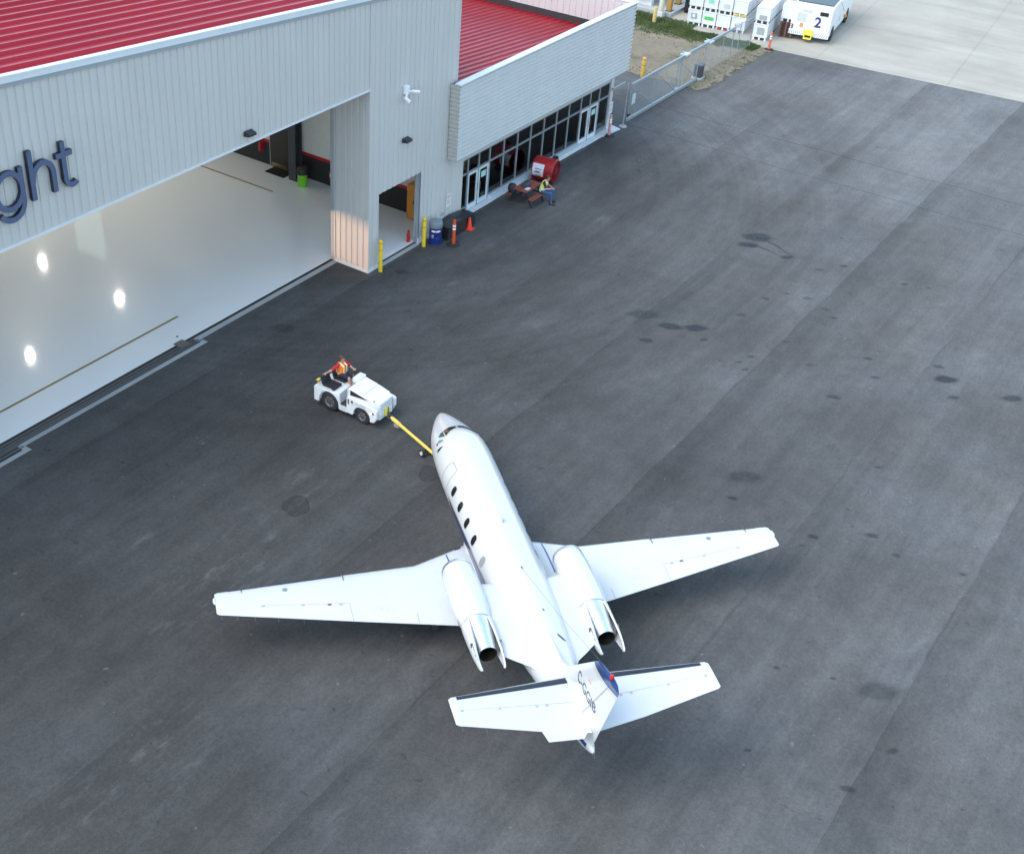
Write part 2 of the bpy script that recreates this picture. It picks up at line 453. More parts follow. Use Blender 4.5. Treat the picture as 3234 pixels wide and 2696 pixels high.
gp.add(vs, [(j*(n+1)+i, j*(n+1)+i+1, (j+1)*(n+1)+i+1, (j+1)*(n+1)+i) for j in range(m) for i in range(n)])
go = gp.build('gravel_ground', GR, smooth=True, ang=None, kind='structure')
at = go.data.attributes.new('alpha', 'FLOAT', 'POINT')
for j in range(m+1):
    for i in range(n+1): at.data[j*(n+1)+i].value = min(1., min(j*.34, i*.4, (n-i)*.4))
# grass strip and weeds
def grassmat():
    t = NT('grass'); v = t.noise(t.pos(), .8, 3); r = t.n('ShaderNodeObjectInfo')
    c = t.mix(t.lin(v, .35, .65), (.07, .115, .035), (.12, .145, .06))
    return t.done(t.bsdf(c, .8, 0, .2))
GM = grassmat()
def tufts(name, pts, h):
    b = MB(); rr = random.Random(11)
    for (x, y) in pts:
        hh = h*rr.uniform(.5, 1.3); a = rr.uniform(0, 6.28); w = rr.uniform(.02, .045); l = rr.uniform(0, .6)*hh
        dx, dy = cos(a)*w, sin(a)*w; b2 = rr.uniform(0, 6.28)
        b.add([(x-dx, y-dy, .03), (x+dx, y+dy, .03), (x+dx*.4+l*.4*cos(b2), y+dy*.4+l*.4*sin(b2), .03+hh*.6), (x+l*cos(b2), y+l*sin(b2), .03+hh)], [(0,1,2),(0,2,3)])
    return b.build(name, GM, kind='stuff')
rr = random.Random(5); pts = []
while len(pts) < 34000:
    y = rr.uniform(-.4, 15); x0 = 35.5+.2*sin(y*1.7)+max(0, (2-y))*.45; x1 = 37.5+.15*sin(y*3) if y < 4.3 else 38.6
    x = rr.gauss((x0+x1)/2, (x1-x0)*.3)
    if x0-.4 < x < x1+.15 and rr.random() < .6+.4*(sin(x*2.3+y*1.1)*sin(y*.8-x) > -.5): pts.append((x, y))
gs = tufts('grass_strip', pts, .10); gs['label'] = 'green grass strip between the gravel and the concrete'
pts = []
for _ in range(16):
    cx = rr.uniform(29.2, 36.6); cy = -1.0+rr.uniform(.0, 1.3); k = rr.randint(20, 70)
    for _ in range(k): pts.append((rr.gauss(cx, .8), max(-1.1, rr.gauss(cy, .35))))
for _ in range(2600): pts.append((rr.uniform(28.4, 36.5), rr.uniform(-.7, 9)))
gs = tufts('weeds', pts, .06); gs['label'] = 'sparse weeds on the gravel beside the gate'
# ------------------------------------------------------------------ materials for the buildings
def siding_mat(name, col, rough=.45):
    t = NT(name); p = t.pos()
    v = t.lin(t.noise(t.mapping(p, (1.5, 1.5, .12)), 1.3, 4), .3, .7, .97, 1.02)
    v = t.math('MULTIPLY', v, t.lin(t.noise(p, .35, 3), .3, .7, .98, 1.02))
    c = t.mix(1., (*col, 1), t.vec(v, v, v), 'MULTIPLY')
    return t.done(t.bsdf(c, t.lin(t.noise(p, 3, 2), .3, .7, rough-.06, rough+.06), .0, .5))
SID = siding_mat('grey_siding', (.54, .53, .51))
SIDP = siding_mat('parapet_siding', (.58, .59, .58))
TRIM = siding_mat('white_trim', (.66, .70, .73), .35)
GTRIM = siding_mat('grey_trim', (.33, .37, .40), .4)
INNERW = siding_mat('parapet_liner', (.56, .53, .52), .5)
DARK = mat('dark_membrane', (.035, .033, .035), .75)
BLACK = mat('black_paint', (.018, .018, .02), .5)
BLKFIX = mat('black_fixture', (.02, .023, .03), .35)
def roofmat(name, col):
    t = NT(name); p = t.pos()
    v = t.lin(t.noise(t.mapping(p, (.15, 1.5, 1)), 1.2, 4), .3, .7, .88, 1.1)
    c = t.mix(1., (*col, 1), t.vec(v, v, v), 'MULTIPLY')
    return t.done(t.bsdf(c, t.lin(t.noise(p, 2, 3), .3, .7, .28, .38), 0, .28))
RED = roofmat('red_roof_metal', (.29, .010, .021))
STEEL = mat('grey_steel', (.07, .078, .085), .5)

def rib_panel(us, zb, ztop, to3, pitch=.29, depth=.030):
    """ribbed panel between us[0] and us[1]; to3(u, depth, z) -> point"""
    n = max(1, round((us[1]-us[0])/pitch)); w = (us[1]-us[0])/n; prof = []
    for i in range(n):
        u = us[0]+i*w
        prof += [(u, 0), (u+w*.66, 0), (u+w*.72, depth), (u+w*.93, depth)]
    prof.append((us[1], 0))
    b = MB(); vs = []; fs = []
    for u, d in prof: vs += [to3(u, d, zb), to3(u, d, ztop(u))]
    for i in range(len(prof)-1): fs.append((2*i, 2*i+2, 2*i+3, 2*i+1))
    return b.add(vs, fs)

# ------------------------------------------------------------------ hangar
hg = thing('hangar_building', 'tall grey ribbed metal hangar with red roof and wide open door', 'hangar', (0, 0, 0))
PIT = .082
rake = lambda x: 11.02-PIT*x if x > -16.2 else 11.02+PIT*16.2+PIT*(x+16.2)
zs = lambda x: rake(x)-.20
HB = 7.60
f3 = lambda u, d, z: (u, d, z)
edges = [-.87*i for i in range(0, 28)]
for i in range(len(edges)-1):
    rib_panel((edges[i+1], edges[i]), HB, zs, f3).build('siding_panel', SID, hg)
for a, b_, zb in [(0, .65, .14), (.65, 1.59, 3.2), (1.59, 2.53, 3.2), (2.53, 3.47, 3.2), (3.47, 4.34, .14), (4.34, 5.05, .14), (5.05, 5.75, .14)]:
    rib_panel((a, b_), zb, zs, f3).build('siding_panel', SID, hg)
# return wall of the door pocket, faces the opening
for a, b_ in [(0, .58), (.58, 1.16), (1.16, 1.74)]:
    rib_panel((a, b_), .14, lambda u: HB, lambda u, d, z: (d, u, z)).build('siding_panel', SID, hg)
MB().box((.03, 1.74, 0), (.18, 1.95, HB)).build('door_jamb', GTRIM, hg)
MB().box((-.02, 1.68, 0), (.03, 1.74, HB)).box((-.012, -.012, .14), (.03, .03, zs(0))).build('corner_trim', SID, hg)
for q in (((-.015, -.02, .0), (.66, .03, .14)), ((-.02, .032, .0), (.03, 1.68, .14)), ((3.46, -.02, 0), (6.6, .03, .14))): MB().box(*q).build('base_trim', TRIM, hg)
MB().box((-24, -.02, HB-.07), (-.0, .035, HB)).build('header_trim', TRIM, hg)
MB().box((-38, .04, HB-.03), (0, 1.95, HB)).build('header_soffit', SID, hg)
MB().box((-38, 1.9, HB), (.0, 1.96, 10.8)).build('header_back', SID, hg)
# fascia along the rake: bright top edge, pale face, grey drip
def rakebar(y0, y1, za, zb_, name, m):
    b = MB(); xs = [-24, -16.2, 5.80]
    vs = []
    for x in xs:
        z = rake(x); vs += [(x, y0, z+za), (x, y1, z+za), (x, y1, z+zb_), (x, y0, z+zb_)]
    fs = [(0,1,2,3), (11,10,9,8)]
    for i in range(2):
        for k in range(4): fs.append((i*4+k, (i+1)*4+k, (i+1)*4+(k+1)%4, i*4+(k+1)%4))
    b.add(vs, fs).build(name, m, hg)
rakebar(-.10, .10, -.03, .035, 'rake_cap', TRIM)
rakebar(-.09, -.045, -.17, -.03, 'rake_fascia', TRIM)
rakebar(-.045, -.005, -.30, -.17, 'rake_drip', GTRIM)
# side wall towards the office, back and far walls
MB().box((5.76, .02, 0), (5.84, 40, 10.45)).build('side_wall', SID, hg)
MB().box((-38, 40, 0), (5.84, 40.2, 12.6)).build('back_wall', SID, hg)
MB().box((-38.2, 0, 0), (-38, 40.2, 10.9)).build('far_wall', SID, hg)
# roof sheets: trapezoid ribs running down the slope
W = .60
prof = [(0, 0), (.16, 0), (.28, .09), (.36, .09), (.56, 0), (.60, 0)]
b = MB()
for x in (-16.2, 5.86):
    for u, h in prof: b.v.append((x, u, h-PIT*(x+16.2)))
for i in range(5): b.f.append((i, i+1, i+7, i+6))
rm = b.mesh('roof_panel', RED)
for i in range(66): inst('roof_panel', rm, hg, (0, .12+W*i, 11.02+PIT*16.2))
MB().add([(-16.2, .1, rake(-16.2)), (-38.2, .1, rake(-16.2)-1.8), (-38.2, 40.2, rake(-16.2)-1.8), (-16.2, 40.2, rake(-16.2))], [(0,1,2,3)]).build('far_roof', RED, hg)

MB().add([(-16.2, 1.97, rake(-16.2)-.22), (5.56, 1.97, rake(5.56)-.22), (5.56, 39.9, rake(5.56)-.22), (-16.2, 39.9, rake(-16.2)-.22), (-38, 1.97, rake(-16.2)-2.0), (-38, 39.9, rake(-16.2)-2.0)], [(0,1,2,3),(4,0,3,5)]).build('added_ceiling_liner', mat('ceiling_white', (.62, .63, .64), .7, var=.04), hg)  # unseen white liner added to brighten the hangar and cover the red underside
# ------------------------------------------------------------------ hangar interior
def epoxy():
    t = NT('epoxy_floor'); p = t.pos()
    v = t.lin(t.noise(p, .15, 1), .3, .7, .96, 1.03)
    c = t.mix(1., (.90, .92, .91, 1), t.vec(v, v, v), 'MULTIPLY')
    nm = t.bump(t.noise(t.mapping(p, (1.2, 1, 1), rot=(0, 0, .6)), 3.2, 2), .10, .015)
    return t.done(t.bsdf(c, .32, 0, .4, nm, 1.0, .06))
EPX = epoxy()
MB().add([(-38+43.55*i/16, 1.93+38.07*j/14, .02) for j in range(15) for i in range(17)], [(j*17+i, j*17+i+1, (j+1)*17+i+1, (j+1)*17+i) for j in range(14) for i in range(16)]).add([(.66, .22, .02), (5.55, .22, .02), (5.55, 1.93, .02), (.66, 1.93, .02)], [(0,1,2,3)]).build('hangar_floor', EPX, kind='structure')
LINE = mat('floor_line_paint', (.26, .18, .05), .45)
ln = MB().add([(-26, 3.33, .0245), (-7.37, 3.33, .0245), (-7.37, 3.43, .0245), (-26, 3.43, .0245)], [(0,1,2,3)]).add([(3.33, 8.06, .0245), (3.43, 8.06, .0245), (3.43, 36, .0245), (3.33, 36, .0245)], [(0,1,2,3)]).build('floor_line', LINE, kind='structure')
WHT = mat('white_liner', (.66, .65, .62), .6, var=.04)
WAIN = mat('charcoal_wainscot', (.018, .018, .02), .55)
STRI = mat('red_stripe', (.45, .012, .02), .45)
MB().box((5.56, .1, 0), (5.74, 40, 10.4)).build('wall_liner', WHT, hg)
MB().box((5.535, 2.19, 1.10), (5.56, 8.9, 1.24)).box((5.535, 10.15, 1.10), (5.56, 39, 1.24)).build('wall_stripe', STRI, hg)
MB().box((5.54, 1.9, 0), (5.56, 8.9, 1.10)).box((5.54, 10.15, 0), (5.56, 39, 1.10)).build('wainscot', WAIN, hg)
MB().box((-37.9, 39.9, 0), (5.5, 39.99, 10)).build('back_liner', WHT, hg)
MB().box((-38, .1, 0), (-37.9, 40, 10)).build('far_liner', WHT, hg)
dr = MB().box((5.50, 8.98, .02), (5.56, 10.07, 2.2)).build('side_door', mat('dark_brown_door', (.03, .026, .024), .5), hg, bevel=.01)
MB().box((5.49, 9.05, .05), (5.499, 10.0, .25)).build('kick_plate', mat('brass_plate', (.35, .28, .16), .35, .8), dr)
cl = MB().box((4.86, 7.97, 0), (4.90, 8.40, 9.6)).box((5.30, 7.97, 0), (5.34, 8.40, 9.6)).box((4.90, 8.17, 0), (5.30, 8.20, 9.6)).build('steel_column', mat('column_paint', (.045, .05, .055), .45), hg)
MB().box((5.50, 6.35, .47), (5.535, 6.5, .63)).build('outlet_box', mat('outlet_white', (.6, .6, .58), .4), hg)
MB().box((5.50, 6.3, .64), (5.535, 6.55, .72)).box((5.50, 6.3, .36), (5.535, 6.55, .44)).build('outlet_frame', STRI, hg)
MB().box((5.52, 6.3, 1.28), (5.55, 6.55, 1.5)).build('paper_notice', mat('paper', (.55, .54, .5), .8), hg)
# small door frame and roll-up guide
MB().box((3.47, .06, 0), (3.55, .26, 3.22)).box((3.40, .16, .2), (3.47, .24, 3.2)).box((.60, .04, 0), (.65, .26, 3.2)).box((.65, .04, 3.2), (3.47, .26, 3.26)).build('small_door_frame', GTRIM, hg)
MB().box((3.42, -.015, .0), (3.72, .05, .24)).build('corner_guard', TRIM, hg)
# sill strips with the sliding door tracks
sl = bpy.data.objects.new('door_sill', None); COL.objects.link(sl); sl['kind'] = 'structure'
def sheet(b, x0, y0, x1, y1, z): return b.add([(x0,y0,z),(x1,y0,z),(x1,y1,z),(x0,y1,z)], [(0,1,2,3)])
b = MB(); sheet(b, -8.2, 1.55, .0, 1.80, .012); sheet(b, -16.7, 1.22, -8.2, 1.42, .012); sheet(b, -26, .90, -16.7, 1.10, .012)
sheet(b, -8.2, 1.22, -8.0, 1.55, .012); sheet(b, -16.7, .90, -16.5, 1.22, .012); sheet(b, .66, -.09, 3.45, .12, .012)
b.build('concrete_edge', CONC2, sl)
TRK = mat('track_steel', (.13, .145, .16), .4, .4); GRV = mat('track_groove', (.02, .022, .026), .6)
b = MB(); sheet(b, -26, 1.88, .03, 1.93, .011); sheet(b, -26, 1.10, -16.5, 1.88, .0095); sheet(b, -16.5, 1.42, -8.0, 1.88, .0095); sheet(b, -8.0, 1.80, .0, 1.88, .0095); sheet(b, .66, .12, 3.45, .22, .0095)
b.build('track_bed', GRV, sl)
b = MB()
for y, x1 in ((1.72, -8.2), (1.58, -8.1), (1.46, -8.05)): b.box((-26, y, .0), (x1, y+.07, .028))
for y, x1 in ((1.36, -16.6), (1.20, -16.55)): b.box((-26, y, .0), (x1, y+.07, .028))
b.box((.7, .15, 0), (3.4, .19, .022)).build('track_rail', TRK, sl)
MB().box((-8.95, 1.62, .0), (-8.5, 2.06, .034)).build('drain_plate', mat('plate_steel', (.2, .2, .19), .4, .6), sl)
MB().lathe([(.05, .021), (.05, .026)], 12, (-8.45, 2.34, 0)).build('floor_anchor', BLACK, sl)
# mat, bin, cabinet, extinguisher
tag(MB().box((4.80, 8.66, .021), (5.50, 9.84, .04)).build('door_mat', mat('black_mat', (.012, .012, .012), .9, bump=.3), None, bevel=.008), 'black rubber mat in front of the dark hangar side door', 'door mat')
t_ = thing('trash_can', 'lime green trash can with black lid beside the steel column', 'trash can', (4.72, 7.45, .02))
MB().lathe([(.20, 0), (.235, .62), (.24, .64)], 24).build('bin_body', mat('lime_plastic', (.16, .55, .02), .45), t_, True)
MB().lathe([(.26, .60), (.27, .70), (.25, .86), (.16, .95), (.02, .97)], 24).build('bin_lid', BLACK, t_, True)
t_ = thing('storage_cabinet', 'orange metal storage cabinet just inside the small door', 'cabinet', (5.30, 1.42, .02))
ORC = mat('orange_cabinet_paint', (.75, .30, .045), .4)
MB().box((-.21, -.42, .05), (.22, .42, 1.60)).build('cabinet_body', ORC, t_, bevel=.015)
MB().box((-.222, -.41, .08), (-.212, -.005, 1.57)).build('cabinet_door', ORC, t_, bevel=.004)
MB().box((-.222, .005, .08), (-.212, .41, 1.57)).build('cabinet_door', ORC, t_, bevel=.004)
MB().box((-.245, .02, .75), (-.222, .05, .95)).build('handle', BLACK, t_)
def exting(loc, lab):
    t_ = thing('fire_extinguisher', lab, 'fire extinguisher', loc)
    MB().lathe([(.06, 0), (.075, .02), (.075, .36), (.05, .42), (.025, .44)], 14).build('cylinder_body', mat('extinguisher_red', (.5, .01, .012), .3), t_, True)
    MB().tube([(0,0,.44),(0,0,.50)], .02).box((-.06,-.015,.49),(.06,.015,.52)).tube([(.05,0,.5),(.1,0,.4),(.095,0,.15)], .012).build('valve_hose', BLACK, t_)
exting((3.30, .42, .02), 'red fire extinguisher standing inside the small door by its right jamb')
exting((5.42, 10.62, .62), 'red fire extinguisher hung on the dark wainscot beyond the side door')
MB().box((5.50, 10.5, .6), (5.54, 10.76, 1.15)).build('extinguisher_board', STRI, hg)
t_ = thing('wall_box', 'small dark control box high on the white liner above the cabinet', 'control box', (5.50, 2.75, 1.9))
MB().box((-.08, -.16, -.14), (.05, .16, .14)).build('box_body', BLACK, t_, bevel=.01); MB().box((-.085, -.1, -.06), (-.08, .1, .06)).build('face_plate', STEEL, t_)
t_ = thing('wall_emblem', 'dark red and black emblem decal on the white hangar liner', 'decal', (5.552, 4.1, 2.0))
MB().lathe([(.16, -.004), (.16, .0)], 16, axis='x').build('round_mark', mat('decal_dark', (.10, .04, .045), .6), t_)
MB().box((-.004, -.32, -.30), (0, .32, -.24)).build('bar_mark', mat('decal_grey', (.25, .24, .23), .6), t_)
# lit high-bay lamps (reflections show in the floor); unseen left pair added as fill
LAMPM = emis('lamp_glow', (1.0, .86, .62), 9.)
for i, (x, y, side) in enumerate([(2.5, 24.2, 'back right'), (2.35, 18.1, 'front right'), (-4.3, 17.2, 'front centre'), (-4.3, 24.2, 'back centre'), (-11, 17.2, 'added front left'), (-11, 24.2, 'added back left')]):
    t_ = thing('high_bay_lamp', 'lit %s high bay lamp hanging under the hangar roof' % side, 'lamp', (x, y, 8.6), group='high bay lamps under the hangar roof')
    MB().lathe([(.30, -.02), (.34, .0), (.22, .16), (.08, .24), (.02, .26)], 20).build('lamp_shade', mat('shade_grey', (.25, .25, .25), .4, .6), t_, True)
    MB().lathe([(.17, -.03), (.17, -.022)], 20).build('lamp_lens', LAMPM, t_)
    MB().tube([(0,0,.26),(0,0,2.0)], .012).build('hanger_rod', STEEL, t_)
    l = bpy.data.lights.new('lamp_light', 'AREA'); l.shape = 'DISK'; l.size = .30; l.energy = 46; l.color = (1, .95, .86)
    lo = bpy.data.objects.new('lamp_light', l); COL.objects.link(lo); lo.parent = t_; lo.location = (0, 0, -.05)
# added, unseen flood lamp deep in the hangar, put in to warm the door pocket
t_ = thing('added_flood_lamp', 'added unseen flood lamp on a stand, warming the door pocket', 'lamp', (-12, 16, .02))
MB().tube([(0,0,.0),(0,0,1.3)], .02).tube([(-.4,0,.02),(.4,0,.02)], .015).tube([(0,-.4,.02),(0,.4,.02)], .015).build('lamp_stand', BLACK, t_)
MB().box((-.14,-.09,1.3),(.14,.06,1.55)).build('lamp_head', BLACK, t_, bevel=.02)
MB().box((-.11,-.1,1.33),(.11,-.092,1.52)).build('lamp_lens', emis('added_flood_glow', (1., .62, .33), 20.), t_)
l = bpy.data.lights.new('lamp_light', 'SPOT'); l.energy = 7000; l.color = (1, .55, .28); l.spot_size = radians(9); l.spot_blend = .15; l.shadow_soft_size = .006
lo = bpy.data.objects.new('lamp_light', l); COL.objects.link(lo); lo.parent = t_; lo.location = (0, -.14, 1.42)
_d = (Vector((0, .86, 1.42))-Vector((-12, 15.86, 1.42))).normalized(); _q = Vector((-_d.y, _d.x, 0))
for z0, z1, tl_ in ((.013, .20, .165), (-.20, -.0255, 0.)):  # added flaps shape the warm patch and keep the floor unlit
    c0 = Vector((0, -.14, 1.42))+_d*.35; vs = []
    for off in (0, .006):
        for s_, z in ((-1, z0), (1, z0), (1, z1), (-1, z1)): vs.append(c0+_d*off+_q*(.16*s_)+Vector((0, 0, z+(.16*s_*tl_ if z in (z0,) else 0))))
    MB().add(vs, [(0,1,2,3),(7,6,5,4),(0,4,5,1),(1,5,6,2),(2,6,7,3),(3,7,4,0)]).build('added_barn_door', BLACK, t_)
lo.rotation_euler = (Vector((0, .9, .90))-Vector((-12, 15.86, 1.42))).to_track_quat('-Z', 'Y').to_euler()
sk = thing('wall_window', 'pale green daylit panel window high on the hangar side wall', 'window', (5.53, 23.7, 7.6))
MB().box((-.01, -1.2, -1.5), (.0, 1.2, 1.5)).build('pane', emis('daylight_panel', (.62, .80, .74), .5), sk)
MB().box((-.03, -1.27, -1.57), (0, -1.2, 1.57)).box((-.03, 1.2, -1.57), (0, 1.27, 1.57)).box((-.03, -1.2, 1.5), (0, 1.2, 1.57)).box((-.03, -1.2, -1.57), (0, 1.2, -1.5)).build('frame', GTRIM, sk)

# ------------------------------------------------------------------ sign lettering on the header
LET = mat('sign_blue_face', (.085, .115, .20), .4)
LETS = mat('sign_dark_side', (.012, .016, .03), .5)
def stroke(pts, w, y0, y1):
    b = MB(); n = len(pts); L = []; 
    for i, p in enumerate(pts):
        a = Vector(pts[max(0, i-1)]); c = Vector(pts[min(n-1, i+1)]); d = (c-a).normalized(); nn = Vector((-d.y, d.x))*w/2
        L.append((Vector(p)+nn, Vector(p)-nn))
    rings = [[(l.x, y0, l.y), (r.x, y0, r.y), (r.x, y1, r.y), (l.x, y1, l.y)] for l, r in L]
    return b.loft(rings)
def arc(cx, cz, rx, rz, a0, a1, n=28): return [(cx+rx*cos(radians(lerp(a0, a1, i/n))), cz+rz*sin(radians(lerp(a0, a1, i/n)))) for i in range(n+1)]
sg = thing('sign_lettering', 'dark blue raised letters ght on the hangar header', 'sign', (0, 0, 0))
def letter(strokes, w=.16):
    o = None
    f = MB(); sd_ = MB()
    for i, s_ in enumerate(strokes):
        q = stroke(s_, w, -.165-.001*i, -.158); f.add(q.v, q.f)
        q = stroke(s_, w*.995, -.157, -.035-.001*i); sd_.add(q.v, q.f)
    o = f.build('letter', LET, sg); sd_.build('letter_return', LETS, o)
zb = 8.70
letter([arc(-16.50, 9.24, .46, .52, 0, 360, 40), [(-16.05, 9.83), (-16.05, 8.9)]+arc(-16.50, 8.86, .45, .46, 0, -150, 24)])
letter([[(-15.68, 10.17), (-15.68, zb)], [(-15.68, 9.18)]+arc(-15.27, 9.30, .36, .40, 168, 0, 20)+[(-14.91, zb)]])
letter([[(-14.50, 10.08), (-14.50, 9.02)]+arc(-14.27, 8.98, .23, .25, 180, 315, 12), [(-14.78, 9.70), (-14.18, 9.70)]])

# ------------------------------------------------------------------ wall fixtures
def wall_light(x, z, lab):
    t_ = thing('wall_light', lab, 'wall light', (x, 0, z), group='wall lights on the hangar front')
    MB().prism([(-.02, -.08), (-.27, -.05), (-.27, .04), (-.02, .10)], -.19, .19, 'x').build('housing', BLKFIX, t_, bevel=.015)
    MB().add([(-.16, -.23, -.060), (.16, -.23, -.060), (.16, -.05, -.084), (-.16, -.05, -.084)], [(0,1,2,3)]).build('lens', mat('fixture_lens', (.5, .42, .28), .3), t_)
wall_light(-6.7, 7.95, 'black wall light on the header above the wide hangar door')
wall_light(2.25, 4.97, 'black wall light on the grey siding above the small door')
t_ = thing('security_camera', 'white twin security camera bracket high on the hangar siding', 'security camera', (2.14, 0, 6.97)); t_.scale = (.84, .84, .84)
WPL = mat('white_plastic', (.78, .80, .82), .35)
MB().cbox((0, -.13, .06), (.22, .24, .42)).build('junction_box', WPL, t_, bevel=.03)
MB().tube([(.10,-.2,-.02),(.24,-.22,-.06),(.30,-.24,-.07)], [.05,.055,.05], 10).tube([(.28,-.25,-.05),(.62,-.40,-.14)], [.075,.085], 12).build('camera_body', WPL, t_, True)
MB().tube([(-.06,-.2,-.18),(-.18,-.22,-.20),(-.26,-.24,-.22)], [.05,.05,.05], 10).tube([(-.26,-.24,-.20),(-.12,-.40,-.42)], [.085,.09], 12).build('camera_body', WPL, t_, True)
MB().lathe([(.07, 0), (.07, .01)], 12, (-.12, -.405, -.43)).build('lens', BLACK, t_)
def notice(x, y, z, w, h, name, lab, ang=0.):
    t_ = thing(name, lab, 'sign', (x, y, z))
    MB().box((-w/2, -.012, -h/2), (w/2, -.002, h/2)).build('plate', mat('sign_white', (.72, .72, .72), .4), t_)
    rd = mat('sign_red', (.55, .12, .13), .5); gy = mat('sign_grey_print', (.25, .25, .27), .5)
    b = MB()
    for k in range(3): b.box((-w*.38, -.0145, h*(.36-.09*k)), (w*.38, -.0125, h*(.40-.09*k)))
    b.build('red_print', rd, t_)
    b = MB()
    for k in range(4): b.box((-w*.36, -.0145, h*(-.02-.10*k)), (w*(.36-.1*(k % 2)), -.0125, h*(.02-.10*k)))
    b.build('grey_print', gy, t_)
notice(5.55, -.02, 1.27, .34, .56, 'warning_sign', 'white sign with red print on the hangar siding beside the office doors')
MB().box((5.05, -.03, .70), (5.28, -.005, .74)).box((5.05, -.03, .78), (5.28, -.005, .82)).build('vent_louver', GTRIM, hg)
# ------------------------------------------------------------------ office building
of = thing('office_building', 'low office wing with ribbed parapet, red roof and long glass front', 'building', (0, 0, 0))
XL, XR, ZT, ZB, YP = 5.30, 20.18, 6.46, 3.20, -.48
# horizontally ribbed parapet face, in sheets
def hrib(x0, x1, y, zb, zt, pitch=.178):
    n = round((zt-zb)/pitch); w = (zt-zb)/n; pr = []
    for i in range(n): z = zb+i*w; pr += [(0, z), (0, z+w*.42), (.065, z+w*.58), (.065, z+w*.86)]
    pr.append((0, zt)); vs = []; fs = []
    for d, z in pr: vs += [(x0, y+d, z), (x1, y+d, z)]
    for i in range(len(pr)-1): fs.append((2*i, 2*i+1, 2*i+3, 2*i+2))
    return MB().add(vs, fs)
N = 16; dx = (XR-XL)/N
pm = hrib(0, dx, YP, ZB, ZT-.06).mesh('parapet_sheet', SIDP)
for i in range(N): inst('parapet_sheet', pm, of, (XL+i*dx, 0, 0))
def vside(x, y0, y1, zb, zt, sgn):
    n = round((zt-zb)/.178); w = (zt-zb)/n; pr = []
    for i in range(n): z = zb+i*w; pr += [(0, z), (0, z+w*.5), (.04, z+w*.62), (.04, z+w*.9)]
    pr.append((0, zt)); vs = []; fs = []
    for d, z in pr: vs += [(x+d*sgn, y0+.01, z), (x+d*sgn, y1, z)]
    for i in range(len(pr)-1): fs.append((2*i, 2*i+1, 2*i+3, 2*i+2))
    return MB().add(vs, fs)
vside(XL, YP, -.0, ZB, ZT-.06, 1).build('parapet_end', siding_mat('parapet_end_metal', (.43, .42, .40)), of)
vside(XR, YP, 14., ZB, ZT-.06, -1).build('parapet_end', SIDP, of)
MB().box((XL-.03, YP-.05, ZT-.06), (XR+.04, YP+.24, ZT)).box((XR-.25, YP+.24, ZT-.06), (XR+.04, 14, ZT)).build('parapet_cap', TRIM, of, bevel=.015)
MB().box((XL+.005, YP+.02, ZB-.05), (XR-.04, .30, ZB+.002)).build('parapet_soffit', GTRIM, of)
# inside faces of the parapet
MB().box((5.86, -.18, 4.6), (XR-.26, -.10, ZT-.07)).build('parapet_back', INNERW, of)
n = 40
b = MB(); pr = []
for i in range(n):
    y = -.1+i*.35; pr += [(0, y), (0, y+.29), (.02, y+.31), (.02, y+.33)]
pr.append((0, -.1+n*.35)); vs = []; fs = []
for d, y in pr: vs += [(XR-.27+d, y, 4.9), (XR-.27+d, y, ZT-.06)]
for i in range(len(pr)-1): fs.append((2*i, 2*i+2, 2*i+3, 2*i+1))
b.add(vs, fs).build('parapet_liner', INNERW, of)
MB().box((XR-.31, -.09, 4.65), (XR-.272, 14, 5.18)).build('roof_flashing', DARK, of)
# red roof sheets
W2 = .39
pr = [(0, 0), (.10, 0), (.18, .065), (.23, .065), (.37, 0), (.39, 0)]
b = MB()
for x in (5.86, XR-.315):
    for u, h in pr: b.v.append((x, u, 6.0-PIT*(x-5.75)+h))
for i in range(5): b.f.append((i, i+1, i+7, i+6))
rm2 = b.mesh('roof_panel', RED)
for i in range(36): inst('roof_panel', rm2, of, (0, -.09+W2*i, 0))
MB().box((5.86, 14.0, 0), (XR, 14.1, 6.4)).build('back_wall', SID, of)
MB().box((XR-.12, .32, 0), (XR-.05, 14, ZB)).build('end_wall', SID, of)
# storefront
FR = mat('aluminium_frame', (.30, .325, .345), .4, .35); FRW = mat('white_door_frame', (.60, .64, .67), .35)
GL = glass('shopfront_glass', (.62, .70, .72), .9, .01, .55)
YW = .30; ZH = 2.50; ZTR = 1.80; ZS = .20
MB().box((5.84, .03, 0), (6.62, .36, ZB-.05)).build('front_wall', SID, of)
MB().box((6.62, .26, ZH), (19.95, .36, ZB-.05)).box((19.86, .2, 0), (XR-.05, .36, ZB-.05)).build('front_wall', SID, of)
xs = [6.66, 7.37, 8.22, 9.08]+[9.08+1.14*k for k in range(1, 8)]+[17.95, 18.84, 19.84]
doors = [(7.37, 9.08), (17.06, 18.84)]
def indoor(x): return any(a-.01 <= x <= b_+.01 for a, b_ in doors)
for i, x in enumerate(xs):
    mid = any(abs(x-(a+b_)/2) < .12 for a, b_ in doors)
    MB().box((x-.045, YW-.05, ZTR if mid else (.03 if indoor(x) else ZS)), (x+.045, YW+.05, ZH)).build('mullion', FR, of)
